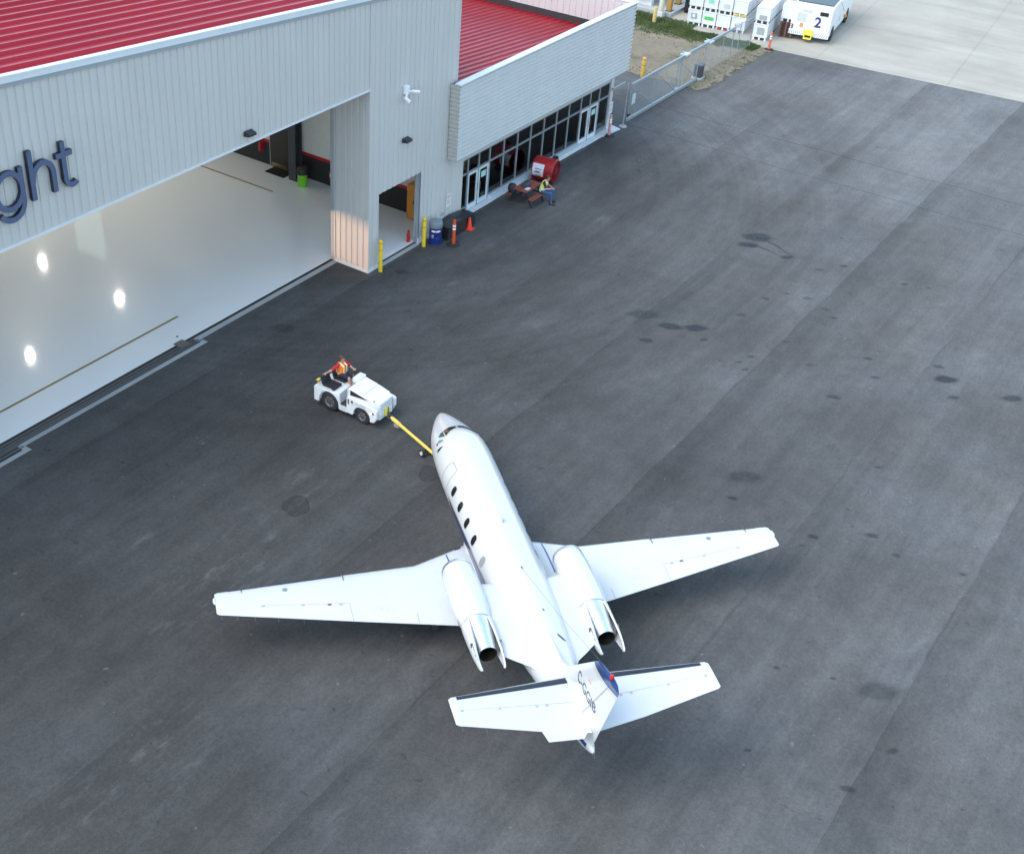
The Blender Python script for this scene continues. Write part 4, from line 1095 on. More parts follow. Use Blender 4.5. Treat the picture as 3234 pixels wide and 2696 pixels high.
def wstrip(y0, y1, c0, c1, off, n=8, under=False):
    vs = []; k = 5
    for i in range(n+1):
        y = lerp(y0, y1, i/n)
        cc = [lerp(c0, c1, j/k) for j in range(k+1)]
        row = [wpt(y, c, 1, off) for c in cc]
        if under: row = [wpt(y, c, -1, off) for c in reversed(cc[1:])]+row
        vs += row
    m = len(vs)//(n+1)
    return MB().add(vs, [(i*m+j, i*m+j+1, (i+1)*m+j+1, (i+1)*m+j) for i in range(n) for j in range(m-1)])
for o in [wstrip(1.1, 2.4, 0, .035, .004, 6, True).build('leading_edge', LEM, jet, True, None), wstrip(2.4, 4.44, 0, .03, .004, 6, True).build('leading_edge', LEM, jet, True, None),
          wstrip(4.5, 7.6, 0, .05, .004, 6, True).build('leading_edge', JB, jet, True, None), wstrip(.9, 1.1, 0, .05, .005, 3, True).build('leading_edge', JB, jet, True, None),
          wstrip(4.47, 6.84, .665, .992, .006).build('aileron', JW, jet, True, None), wstrip(2.75, 4.44, .80, .99, .005).build('flap', JW, jet, True, None), wstrip(1.0, 2.72, .82, .99, .005).build('flap', JW, jet, True, None),
          wstrip(4.5, 6.8, .652, .662, .004).build('hinge_gap', GAP, jet), wstrip(4.452, 4.468, .64, 1., .004).build('hinge_gap', GAP, jet), wstrip(2.725, 2.745, .84, .99, .004).build('hinge_gap', GAP, jet)]:
    mir(o)
for y in (4.7, 5.0, 5.7, 6.75):
    p = wpt(y, .68, 1); o = MB().cbox((p[0], y, p[2]+.008), (.05, .10, .018)).build('hinge_fairing', GAPD if y in (5.0,) else GAP, jet); mir(o)
p = wpt(6.1, .24); o = MB().lathe([(.075, 0), (.07, .006)], 16, (p[0], p[1], p[2]+.001)).build('fuel_cap', mat('cap_grey', (.30, .33, .36), .35, .5), jet); mir(o)
for y, h in ((4.47, .06), (7.25, .05)):
    b = MB(); vs = []
    for c in (0, .02, .06, .12, .18): q = wpt(y, c, 1); vs += [(q[0]+.03*(c == 0), y, q[2]-.01), (q[0]+.04*(c == 0), y, q[2]+h*(1-c*3))]
    o = b.add(vs+[(v[0], v[1]+.012, v[2]) for v in vs], [(2*i, 2*i+2, 2*i+3, 2*i+1) for i in range(4)]+[(10+2*i, 12+2*i, 13+2*i, 11+2*i) for i in range(4)]).build('wing_fence', LEM, jet); mir(o)
for y in (7.85, 7.45, 7.0, 6.4, 5.75):
    q = wpt(y, 1.0); o = MB().tube([(q[0], y, q[2]), (q[0]-.16, y+.01, q[2]-.02)], .006, 4).build('static_wick', GAPD, jet); mir(o)
o = MB().lathe([(.01, .13), (.045, .08), (.05, -.05), (.02, -.12)], 10, (7.25, 7.985, 1.46), 'x').build('tip_light', mat('light_glass', (.55, .6, .65), .1), jet, True); mir(o)
b = MB()
for k in range(4):
    for r_ in range(2): 
        q = wpt(3.35+.16*k, .74+.03*r_); b.cbox((q[0], q[1], q[2]+.003), (.05, .10, .006))
o = b.build('wing_vent', mat('vent_pale', (.60, .62, .64), .5), jet); mir(o)
# belly fairing under the wing root
rg = []
for x_, w_, h_ in ((9.4, .30, .10), (9.0, .72, .26), (8.4, .98, .36), (7.0, 1.04, .38), (5.8, .98, .36), (5.0, .74, .26), (4.6, .3, .1)):
    rg.append([(x_, w_*cos(2*pi*k/24), .96+h_*sin(2*pi*k/24)) for k in range(24)])
MB().loft(rg).build('belly_fairing', JW, jet, True, 60)
# blue walkway lines on the wing root
for s_ in (1, -1):
    vs = []
    for i in range(7):
        c = lerp(.06, .50, i/6)
        for y in (1.385, 1.425): q = wpt(y, c); vs.append((q[0], s_*y, q[2]+.004))
    MB().add(vs, [(2*i, 2*i+1, 2*i+3, 2*i+2) for i in range(6)]).build('walkway_line', mat('walkway_blue', (.02, .09, .33), .4), jet)
# engines
def engine(s_):
    cy, cz = 1.55*s_, 2.0
    def R(prf, n=36, name='', m=None, par=None, caps=False):
        return MB().loft([[(x, cy+r*cos(2*pi*k/n), cz+r*sin(2*pi*k/n)) for k in range(n)] for x, r in prf], caps=caps).build(name, m, par, True, 50)
    e = R([(6.30, .31), (6.62, .33), (6.72, .355), (6.75, .38), (6.72, .405), (6.55, .435), (6.1, .468), (5.4, .475), (4.9, .455), (4.58, .405), (4.57, .38)], 40, 'engine_nacelle', JW, jet)
    R([(6.60, .338), (6.715, .36), (6.757, .382), (6.725, .412), (6.64, .428)], 40, 'inlet_lip', METAL, e)
    MB().lathe([(.31, 6.33), (.12, 6.36), (.02, 6.52)], 24, (0, cy, cz), 'x', True).build('fan_spinner', HOT, e, True)
    R([(4.60, .375), (4.30, .345), (3.90, .285), (3.62, .245), (3.48, .238)], 36, 'exhaust_nozzle', METAL, e)
    R([(3.479, .238), (3.48, .215), (3.75, .20), (4.2, .12), (4.21, .01)], 36, 'exhaust_liner', HOT, e)
    for q in (1, -1):
        vs = []; prf = [(4.50, .425, 52), (4.1, .420, 46), (3.75, .405, 40), (3.45, .385, 30), (3.15, .350, 17), (3.0, .325, 8), (2.95, .31, 3)]
        n = 10
        for x, r, a in prf:
            row = []
            for j in range(n+1): th = radians(lerp(-a, a, j/n)); row.append((x, cy+q*r*cos(th), cz+r*sin(th)))
            for j in range(n+1): th = radians(lerp(a, -a, j/n)); rr_ = r-.045; row.append((x, cy+q*rr_*cos(th), cz+rr_*sin(th)))
            vs.append(row)
        MB().loft(vs).build('reverser_bucket', JW, e, True, 40)
        MB().obox((4.35, cy+q*.365, cz+.10), (3.35, cy+q*.335, cz+.10), .05, .05).obox((3.72, cy+q*.37, cz+.2), (3.62, cy+q*.34, cz-.1), .06, .05).build('reverser_link', GAPD, e)
        MB().obox((3.70, cy+q*.345, cz+.19), (3.22, cy+q*.318, cz+.10), .05, .03).build('reverser_slot', mat('slot_grey', (.22, .26, .28), .4), e)
    # pylon
    pl_ = []
    for y, le, te in ((.45, 6.05, 2.60), (.62, 6.00, 2.86), (.9, 6.03, 3.08), (1.2, 6.08, 3.34)):
        sec = []
        for c in (0, .02, .08, .2, .45, .75, 1.0): sec.append((le-c*(le-te), y*s_, cz+.0+.16*min(1, sqrt(c*5))*(1-c**3)+.004))
        for c in (.75, .45, .2, .08, .02): sec.append((le-c*(le-te), y*s_, cz-.16*min(1, sqrt(c*5))*(1-c**3)))
        pl_.append(sec)
    MB().loft(pl_).build('engine_pylon', JW, e, True, 50)
engine(1); engine(-1)
# fin
def fle(z): return 1.74-(z-3.05)*.917 if z < 4.45 else 1.74-(4.45-3.05)*.917-(z-4.45)*(.917+(z-4.45)*7.5)
def fte(z): return -.05-(z-2.4)*.33
def fhalf(x, z):
    le, te = fle(z), fte(z); c = min(1, max(0, (le-x)/(le-te))); t = lerp(.11, .065, (z-2.1)/2.6)
    return t*min(1, 1.9*sqrt(c))*min(1, (1-c)*2.6+.06)
CF = [0, .01, .04, .10, .20, .35, .5, .62, .75, .88, 1.0]
def fring(z):
    le, te = fle(z), fte(z)
    up = [(le-c*(le-te), fhalf(le-c*(le-te), z), z) for c in CF]
    dn = [(p[0], -p[1], p[2]) for p in reversed(up[1:-1])]
    return up+dn
zl = [1.95, 2.3, 2.7, 3.1, 3.5, 3.9, 4.25, 4.45, 4.55, 4.62, 4.67]
fin = MB().loft([fring(z) for z in zl]).build('fin', JFIN, jet, True, 50)
MB().loft([[(x, .045*sin(pi*i/8)*1.0-.0, z) for i, (x, z) in enumerate([])] or [(4.6, -.02, 2.3), (4.6, .02, 2.3), (4.6, 0, 2.36)], [(3.4, -.05, 2.2), (3.4, .05, 2.2), (3.4, 0, 2.46)], [(2.4, -.08, 2.2), (2.4, .08, 2.2), (2.4, 0, 2.52)], [(2.0, -.09, 2.3), (2.0, .09, 2.3), (2.0, 0, 2.75)]]).build('dorsal_fillet', JW, jet, True, 60)
def fstrip(pts, w, m, name, off=.004):
    for s_ in (1, -1):
        vs = []
        for i, (x, z) in enumerate(pts):
            a = Vector(pts[max(0, i-1)]); c = Vector(pts[min(len(pts)-1, i+1)]); d = (c-a).normalized(); nx, nz = -d.y*w/2, d.x*w/2
            for k in (-1, 1): vs.append((x+k*nx, s_*(fhalf(x+k*nx, z+k*nz)+off), z+k*nz))
        MB().add(vs, [(2*i, 2*i+2, 2*i+3, 2*i+1) for i in range(len(pts)-1)]).build(name, m, jet)
fstrip([(lerp(.72, -.35, i/8), lerp(2.5, 4.45, i/8)) for i in range(9)], .03, GAP, 'rudder_gap')
fstrip([(-.14, 2.72), (-.02, 2.70), (.1, 2.68)], .02, GAP, 'rudder_gap')
REG = mat('registration_blue', (.07, .085, .11), .5)
for s_ in (1, -1):
    mw = Matrix(((-s_, 0, 0, .67), (0, 0, s_, 0), (0, 1, 0, 3.27), (0, 0, 0, 1)))
    o = text_mesh('registration_text', 'C-GGIB', .42, REG, jet, Matrix.Identity(4), .0, 'CENTER', .004)
    bm = bmesh.new(); bm.from_mesh(o.data)
    bmesh.ops.subdivide_edges(bm, edges=[e for e in bm.edges if e.calc_length() > .08], cuts=2)
    for v in bm.verts:
        q = mw @ Vector((v.co.x*.86, v.co.y, 0)); v.co = (q.x, s_*(fhalf(q.x, q.z)+.005), q.z)
    bm.to_mesh(o.data); bm.free()
    MB().cbox((.55, s_*(fhalf(.55, 3.72)+.002), 3.72), (.16, .006, .07)).build('small_flag', mat('faded_red_flag', (.6, .32, .32), .5), jet)
bc = MB().lathe([(.045, 4.68), (.05, 4.72), (.04, 4.78), (.015, 4.80)], 14, (-.33, 0, 0)).build('beacon', mat('beacon_red', (.50, .018, .015), .3), jet, True)
MB().tube([(5.95, .0, 2.49), (3.0, 0, 3.5), (.38, 0, 4.53)], .004, 4).build('wire_antenna', mat('wire_grey', (.12, .12, .12), .5), jet)
MB().prism([(5.9, 2.47), (6.05, 2.47), (5.95, 2.55)], -.01, .01, 'y').build('wire_mast', GAPD, jet)
# tailplane
TLE = [(.05, 1.86), (3.11, 1.28)]; TTE = [(.05, .06), (1.24, .15), (3.11, .41)]
def tpt(y, c, side=1, off=0.):
    le, te = itp(TLE, y), itp(TTE, y); ch = le-te; z0 = 2.55+.155*y; return (le-c*ch, y, z0+side*(foil(c, .095)*ch+off))
def tring(y): return [tpt(y, c, 1) for c in reversed(CS)]+[tpt(y, c, -1) for c in CS[1:-1]]
tipr = [(lerp(p[0], .86, .12), 3.17, lerp(p[2], 2.55+.155*3.13, .5)) for p in tring(3.1)]
tl = MB().loft([tring(y) for y in (.05, .6, 1.24, 2, 2.6, 3.0, 3.1)]+[tipr]).build('tailplane', JW, jet, True, 50); mir(tl)
def tstrip(y0, y1, c0, c1, off, n=6, under=False):
    vs = []; k = 4
    for i in range(n+1):
        y = lerp(y0, y1, i/n); cc = [lerp(c0, c1, j/k) for j in range(k+1)]; row = [tpt(y, c, 1, off) for c in cc]
        if under: row = [tpt(y, c, -1, off) for c in reversed(cc[1:])]+row
        vs += row
    m = len(vs)//(n+1)
    return MB().add(vs, [(i*m+j, i*m+j+1, (i+1)*m+j+1, (i+1)*m+j) for i in range(n) for j in range(m-1)])
for o in [tstrip(.16, 2.98, 0, .15, .005, 6, True).build('deice_boot', BOOT, jet, True, None), tstrip(.2, 3.02, .50, .99, .004).build('elevator', JW, jet, True, None), tstrip(.2, 3.02, .488, .497, .003).build('hinge_gap', GAP, jet)]: mir(o)
for o in [MB().add([(.16, 1.24, 2.755), (-.17, 1.17, 2.74), (-.10, .30, 2.60), (.12, .12, 2.58), (.16, 1.24, 2.735), (-.17, 1.17, 2.725), (-.10, .30, 2.585), (.12, .12, 2.555)], [(0,1,2,3),(7,6,5,4),(0,4,5,1),(1,5,6,2),(2,6,7,3),(3,7,4,0)]).build('trim_tab', JW, jet)]: pass
for y in (.9, 1.15, 2.05, 2.95): 
    q = tpt(y, .52); o = MB().cbox((q[0], y, q[2]+.006), (.05, .06, .016)).build('hinge_fairing', GAP, jet); mir(o)
for y in (3.05, 2.5):
    q = tpt(y, 1.); o = MB().tube([(q[0], y, q[2]), (q[0]-.15, y+.01, q[2]-.02)], .006, 4).build('static_wick', GAPD, jet); mir(o)
MB().tube([(-.04, 0, 2.0), (-.2, .0, 1.96)], .008, 4).build('static_wick', GAPD, jet)
# landing gear
TYR = mat('tyre_rubber', (.026, .026, .027), .8); HUB = mat('wheel_hub', (.45, .46, .47), .4, .5)
def wheel(x, y, r, w, par, name='wheel'):
    o = MB().lathe([(r*.62, -w/2), (r*.9, -w/2), (r, -w*.3), (r, w*.3), (r*.9, w/2), (r*.62, w/2)], 26, (x, y, r), 'y', False).build('tyre', TYR, par, True, 40)
    MB().lathe([(r*.25, -w*.42), (r*.6, -w*.36), (r*.6, w*.36), (r*.25, w*.42)], 18, (x, y, r), 'y').build('hub', HUB, par, True, 40)
ng = MB().tube([(13.35, 0, .25), (13.22, 0, 1.0)], .05, 10).tube([(13.35, -.1, .24), (13.35, .1, .24)], .03, 8).build('nose_gear', HUB, jet, True); wheel(13.35, 0, .235, .14, ng)
for s_ in (1, -1):
    mg = MB().tube([(6.75, 1.95*s_, .30), (6.85, 1.95*s_, .95)], .06, 10).obox((6.55, 1.95*s_, .32), (6.95, 1.95*s_, .62), .05, .08).build('main_gear', HUB, jet, True); wheel(6.7, 2.1*s_, .29, .18, mg)
# ------------------------------------------------------------------ tow tractor (local: x forward, y left)
TW = mat('tug_white', (.74, .75, .76), .32, var=.05, scale=3); TWD = mat('tug_white_worn', (.62, .63, .63), .45, var=.12, scale=5)
SEAT = mat('seat_vinyl', (.016, .017, .02), .5); FLR = mat('tug_floor', (.07, .065, .06), .8)
tug = thing('tow_tractor', 'white low tow tractor with black seats pushing the jet', 'tow tractor', (-8.09, -5.76, 0), radians(-88))
HW = .59
def arch(cx, r, a0=180, a1=0, n=12): return [(cx+r*cos(radians(lerp(a0, a1, i/n))), .30+r*sin(radians(lerp(a0, a1, i/n)))) for i in range(n+1)]
rear = [(-1.31, .22), (-1.31, .74), (-1.27, .80), (-.34, .80), (-.25, .72), (-.22, .55), (-.22, .26)]+[(-.29, .24)]+[(-.68+.41*cos(radians(a)), .34+.41*sin(radians(a))) for a in range(0, 181, 15)]+[(-1.12, .22)]
for s_ in (-1, 1): MB().prism(rear, s_*(HW-.09), s_*HW, 'y').build('rear_fender', TW, tug, bevel=.02)
MB().box((-1.30, -HW+.092, .30), (-.30, HW-.092, .79)).build('rear_deck', TW, tug, bevel=.02)
MB().box((-1.325, -HW+.02, .30), (-1.305, HW-.02, .76)).build('rear_plate', TWD, tug)
front = [(.06, .24), (.06, .84), (.10, .89), (1.10, .79), (1.28, .75), (1.31, .71), (1.31, .44), (1.22, .26), (1.10, .22), (1.06, .22)]+[(.69+.345*cos(radians(a)), .29+.345*sin(radians(a))) for a in range(-10, 191, 15)]+[(.30, .22)]
for s_ in (-1, 1): MB().prism(front, s_*(HW-.12), s_*HW, 'y').build('front_fender', TW, tug, bevel=.025)
# hood: sloped box, narrowing to the nose
hd = [[(.06, -HW+.10, .55), (.06, HW-.10, .55), (.06, HW-.10, 1.14), (.06, -HW+.10, 1.14)], [(.62, -HW+.12, .55), (.62, HW-.12, .55), (.62, HW-.12, 1.06), (.62, -HW+.12, 1.06)],
      [(1.10, -HW+.15, .55), (1.10, HW-.15, .55), (1.10, HW-.15, .97), (1.10, -HW+.15, .97)], [(1.29, -.34, .40), (1.29, .34, .40), (1.29, .34, .90), (1.29, -.34, .90)]]
MB().loft(hd).build('hood', TW, tug, False, 40, .03)
MB().loft([[(1.06, -HW+.12, .24), (1.06, HW-.12, .24), (1.06, HW-.12, .56), (1.06, -HW+.12, .56)], [(1.30, -.36, .28), (1.30, .36, .28), (1.30, .36, .52), (1.30, -.36, .52)]]).build('front_bumper', TW, tug, bevel=.02)
for s_ in (-1, 1):
    MB().box((-.24, s_*(HW-.04), .22), (.08, s_*HW, .42)).build('side_sill', TWD, tug, bevel=.008)
MB().box((-.30, -HW+.045, .30), (.06, HW-.045, .36)).build('floor_plate', FLR, tug)
MB().box((.03, -HW+.10, .36), (.058, HW-.10, 1.10)).build('dash_panel', TW, tug, bevel=.01)
MB().box((-.16, .05, 1.02), (.10, HW-.09, 1.22)).build('instrument_box', TW, tug, bevel=.03)
MB().box((-.12, -.02, .5), (-.02, .04, .86)).build('pedal_column', TW, tug, bevel=.01)
# side details on both flanks: dark louver triangle, round cap, name strip, lamp
for s_ in (-1, 1):
    yy = s_*(HW-.108)
    y2 = s_*(HW-.088)
    MB().add([(.17, yy, 1.10), (.15, yy, .91), (.86, yy-.02*s_, .94), (.17, y2, 1.10), (.15, y2, .91), (.86, y2-.03*s_, .94)], [(0,1,2),(5,4,3),(0,3,4,1),(1,4,5,2),(2,5,3,0)]).build('louver', BLACK, tug)
    MB().box((.12, s_*(HW+.001), .60), (.17, s_*(HW+.006), .80)).build('dark_strip', mat('strip_green', (.02, .03, .028), .4), tug)
    MB().lathe([(.045, -.004), (.045, .004)], 16, (.30, s_*(HW+.004), .74), 'y').build('round_cap', BLACK, tug)
    MB().box((.42, s_*(HW+.001), .69), (.86, s_*(HW+.004), .75)).build('name_strip', mat('strip_grey', (.48, .48, .5), .5), tug)
    MB().box((.20, s_*(HW+.0005), .635), (1.10, s_*(HW+.0025), .645)).build('body_seam', GAP, tug)
    lp = MB().box((1.05, s_*(HW-.01), .57), (1.20, s_*(HW+.012), .63)).build('headlight', BLACK, tug, bevel=.005)
    MB().cbox((1.085, s_*(HW+.008), .60), (.07, .03, .05)).build('lamp_lens', emis('headlamp_glow', (1., .93, .75), 2.2), lp, bevel=.006)
def twheel(x, y, r, w, s_):
    wo_ = MB().lathe([(r*.60, -w/2), (r*.88, -w/2), (r*.99, -w*.36), (r, 0), (r*.99, w*.36), (r*.88, w/2), (r*.60, w/2)], 30, (x, y, r), 'y', False).build('wheel', TYR, tug, True, 40)
    MB().lathe([(r*.10, s_*w*.42), (r*.34, s_*w*.36), (r*.50, s_*w*.28), (r*.60, s_*w*.44), (r*.60, -s_*w*.4), (r*.1, -s_*w*.4)], 24, (x, y, r), 'y').build('rim', mat('rim_dark', (.11, .11, .11), .45, .3), wo_, True, 30)
    b = MB()
    for k in range(6): b.lathe([(.018, 0), (.018, s_*.02)], 6, (x+r*.42*cos(pi*k/3), y+s_*w*.33, r+r*.42*sin(pi*k/3)), 'y')
    b.build('wheel_nut', HUB, wo_)
for s_ in (-1, 1): twheel(-.68, s_*(HW-.13), .365, .22, s_); twheel(.69, s_*(HW-.13), .30, .20, s_)
for y in (-.27, .33):
    st = MB().box((-1.02, y-.23, .80), (-.52, y+.23, .90)).build('seat', SEAT, tug, bevel=.035)
    MB().loft([[(-1.05, y-.22, .86), (-.96, y-.22, .86), (-.96, y+.22, .86), (-1.05, y+.22, .86)], [(-1.14, y-.21, 1.16), (-1.06, y-.21, 1.18), (-1.06, y+.21, 1.18), (-1.14, y+.21, 1.16)]]).build('backrest', SEAT, tug, bevel=.03)
MB().tube([(-1.18, -HW+.03, .80), (-1.18, -HW+.03, .87), (-.60, -HW+.03, .87), (-.56, -HW+.05, .80)], .016, 8).tube([(-1.18, HW-.03, .80), (-1.18, HW-.03, .87), (-.60, HW-.03, .87), (-.56, HW-.05, .80)], .016, 8).build('seat_rail', mat('rail_white', (.7, .7, .7), .3), tug)
MB().tube([(-.05, .33, 1.02), (-.30, .33, 1.14)], .022, 8).build('steering_column', BLACK, tug)
sw = MB(); C0 = Vector((-.32, .33, 1.16)); A = Vector((.42, 0, .9)).normalized(); B = Vector((0, 1, 0))
sw.tube([C0+(A*cos(2*pi*k/20)+B*sin(2*pi*k/20))*.17 for k in range(21)], .013, 6, False)
for k in range(3): sw.tube([C0, C0+(A*cos(2*pi*k/3)+B*sin(2*pi*k/3))*.17], .01, 5)
sw.build('steering_wheel', BLACK, tug, True)
TYL = mat('tow_yellow', (.78, .58, .10), .4)
MB().tube([(-1.22, -.46, .80), (-1.22, -.46, .98)], .018, 6).box((-1.27, -.52, .97), (-1.17, -.36, 1.0)).build('rear_pin_post', TYL, tug)
hb = MB().box((1.30, -.11, .34), (1.37, .11, .62)).build('front_hitch', mat('hitch_yellow', (.70, .62, .08), .45), tug, bevel=.012)
MB().tube([(1.37, 0, .32), (1.37, 0, .66)], .02, 8).box((1.36, -.07, .32), (1.42, .07, .345)).box((1.36, -.07, .42), (1.42, .07, .445)).build('hitch_pin', STEEL, hb)
MB().box((1.2895, -.25, .58), (1.298, .25, .86)).build('grille', mat('grille_pale', (.52, .54, .56), .5), tug)
for k in range(6): MB().box((1.298, -.25, .60+.045*k), (1.303, .25, .62+.045*k)).build('grille_bar', TW, tug)
MB().box((1.10, HW-.14, .32), (1.24, HW-.04, .40)).build('front_step', BLACK, tug)

MB().box((-1.318, -HW+.06, .62), (-1.306, -HW+.20, .70)).build('tail_light', mat('tail_red', (.45, .015, .012), .25), tug)
MB().box((-1.318, HW-.20, .62), (-1.306, HW-.06, .70)).build('tail_light', mat('tail_red', (.45, .015, .012), .25), tug)
MB().box((.64, -HW+.13, 1.056), (.645, HW-.13, 1.064)).build('hood_seam', GAPD, tug)
MB().box((1.06, -HW+.155, .955), (1.10, -HW+.21, .985)).build('hood_latch', STEEL, tug)
# tow bar
tbx = thing('tow_bar', 'yellow tow bar with two small wheels linking tractor and jet nose', 'tow bar', (0, 0, 0))
a, b_ = Vector((-8.07, -7.18, .36)), Vector((-9.14, -10.50, .27)); d = (b_-a).normalized()
MB().tube([a+d*.16, b_-d*.25], [.052, .052], 12).build('bar_tube', TYL, tbx, True)
MB().tube([a+d*.25, a+d*.62], .07, 12).build('head_sleeve', TYL, tbx, True)
MB().tube([a+d*.10+Vector((.09*cos(t*pi/8)*1, .09*sin(t*pi/8), 0)) for t in range(17)], .018, 6, False).build('tow_eye', STEEL, tbx, True)
MB().box((-.06, -.10, -.16), (.06, .10, .02)).build('jack_foot', HUB, tbx).location = a+d*.5
MB().obox(b_-d*.3, b_+d*.05, .22, .07).build('gear_fork', TYL, tbx, bevel=.01)
wc = a+d*(((Vector((-8.70, -9.2, 0))-a).dot(d)))
side = Vector((d.y, -d.x, 0)).normalized()
ax_ = MB().tube([Vector((wc.x, wc.y, .13))+side*.15, Vector((wc.x, wc.y, .13))-side*.15], .025, 8).tube([Vector((wc.x, wc.y, .13)), wc], .03, 8).build('axle', BLACK, tbx)
for s_ in (1, -1):
    c0 = Vector((wc.x, wc.y, .13))+side*.15*s_
    MB().tube([c0-side*.045, c0-side*.03, c0+side*.03, c0+side*.045], [.115, .13, .13, .115], 22, False).build('tyre', TYR, tbx, True, 40)
    MB().tube([c0-side*.05, c0+side*.05], [.07, .07], 16).build('hub', mat('hub_pale', (.6, .6, .6), .4), tbx)

# ------------------------------------------------------------------ people
def blob(name, caps, m, parent, vox=.014, extra=None):
    """one continuous skin grown over tapered capsules"""
    b = MB()
    for p0, r0, p1, r1 in caps:
        p0, p1 = Vector(p0), Vector(p1); L_ = (p1-p0).length; dd = (p1-p0).normalized() if L_ > 1e-6 else Vector((0, 0, 1))
        pts, rs = [], []
        for a in (80, 60, 35, 10): pts.append(p0-dd*r0*sin(radians(a))); rs.append(r0*cos(radians(a)))
        for t in (.0, .5, 1.0): pts.append(p0.lerp(p1, t)); rs.append(lerp(r0, r1, t))
        for a in (10, 35, 60, 80): pts.append(p1+dd*r1*sin(radians(a))); rs.append(r1*cos(radians(a)))
        b.tube(pts, rs, 12)
    o = bpy.data.objects.new(name, b.mesh(name, m)); COL.objects.link(o)
    md = o.modifiers.new('r', 'REMESH'); md.mode = 'VOXEL'; md.voxel_size = vox
    sm = o.modifiers.new('s', 'SMOOTH'); sm.factor = .5; sm.iterations = 3
    dg = bpy.context.evaluated_depsgraph_get(); me = bpy.data.meshes.new_from_object(o.evaluated_get(dg))
    o.modifiers.clear(); o.data = me
    for p in me.polygons: p.use_smooth = True
    me.materials.clear(); me.materials.append(m)
    if parent is not None: o.parent = parent
    return o
SKIN = mat('skin', (.46, .26, .19), .5, var=.05)
def hand(wr, dirv, nrm, thumb):
    """palm, four unequal curled fingers and a thumb"""
    wr, dv, nn, th = Vector(wr), Vector(dirv).normalized(), Vector(nrm).normalized(), Vector(thumb).normalized()
    out = [(wr, .026, wr+dv*.06, .034), (wr+dv*.03+th*.015, .022, wr+dv*.075+th*.022, .020), (wr+dv*.03-th*.015, .022, wr+dv*.075-th*.022, .018)]
    for i, L_ in enumerate((.066, .076, .070, .055)):
        base = wr+dv*.080+th*(.030-.020*i); mid = base+dv*L_*.5-nn*.006; end = mid+dv*L_*.35-nn*L_*.35
        out += [(base, .0105, mid, .010), (mid, .010, end, .009)]
    tb_ = wr+dv*.025+th*.035; out += [(tb_, .014, tb_+dv*.03+th*.025, .012), (tb_+dv*.03+th*.025, .012, tb_+dv*.055+th*.028-nn*.01, .010)]
    return out
def head_caps(c, fwd, s=1.):
    c, f = Vector(c), Vector(fwd).normalized(); r = Vector((f.y, -f.x, 0)).normalized(); up = Vector((0, 0, 1))
    return [(c+up*.025*s-f*.015, .088*s, c+up*.02*s+f*.02, .080*s), (c-up*.05*s+f*.03, .058*s, c-up*.075*s+f*.055, .040*s), (c+f*.085*s+up*.0, .012*s, c+f*.108*s-up*.018*s, .015*s),
            (c-f*.01+r*.085*s, .014, c-f*.015+r*.09*s-up*.03, .011), (c-f*.01-r*.085*s, .014, c-f*.015-r*.09*s-up*.03, .011), (c-up*.06, .055, c-up*.16-f*.015, .060)]
def face(c, fwd, par):
    c, f = Vector(c), Vector(fwd).normalized(); r = Vector((f.y, -f.x, 0)).normalized()
    b = MB()
    for s_ in (-1, 1): q = c+f*.090+r*.032*s_+Vector((0, 0, .018)); b.lathe([(.002, -.008), (.010, -.004), (.010, .004), (.002, .008)], 8, q)
    b.build('eye', mat('eye_dark', (.02, .015, .012), .3), par)
    q = c+f*.091-Vector((0, 0, .052)); MB().obox(q-r*.022, q+r*.022, .010, .008).build('mouth', mat('lip', (.30, .10, .09), .5), par)
def hair(c, fwd, m, par, long=.05):
    c, f = Vector(c), Vector(fwd).normalized(); u = Vector((0, 0, 1)); r = Vector((f.y, -f.x, 0)).normalized()
    return blob('hair', [(c+u*.042-f*.02, .092, c+u*.045+f*.012, .082), (c-f*.045+u*.02, .080, c-f*.05-u*long, .062), (c+r*.06+u*.02-f*.01, .04, c+r*.07-u*.03-f*.02, .03), (c-r*.06+u*.02-f*.01, .04, c-r*.07-u*.03-f*.02, .03)], m, par, .012)
def bands(name, par, m, rings, w):
    """flat reflective tape loops hugging the torso; rings = list of centre, rx, ry"""
    for c, rx, ry, tilt in rings:
        vs = []; n = 28
        for k in range(n):
            a = 2*pi*k/n; x, y = c[0]+rx*cos(a), c[1]+ry*sin(a)
            vs += [(x, y, c[2]-w/2+tilt*cos(a)), (x, y, c[2]+w/2+tilt*cos(a))]
        MB().add(vs, [(2*k, 2*((k+1) % n), 2*((k+1) % n)+1, 2*k+1) for k in range(n)]).build(name, m, par)
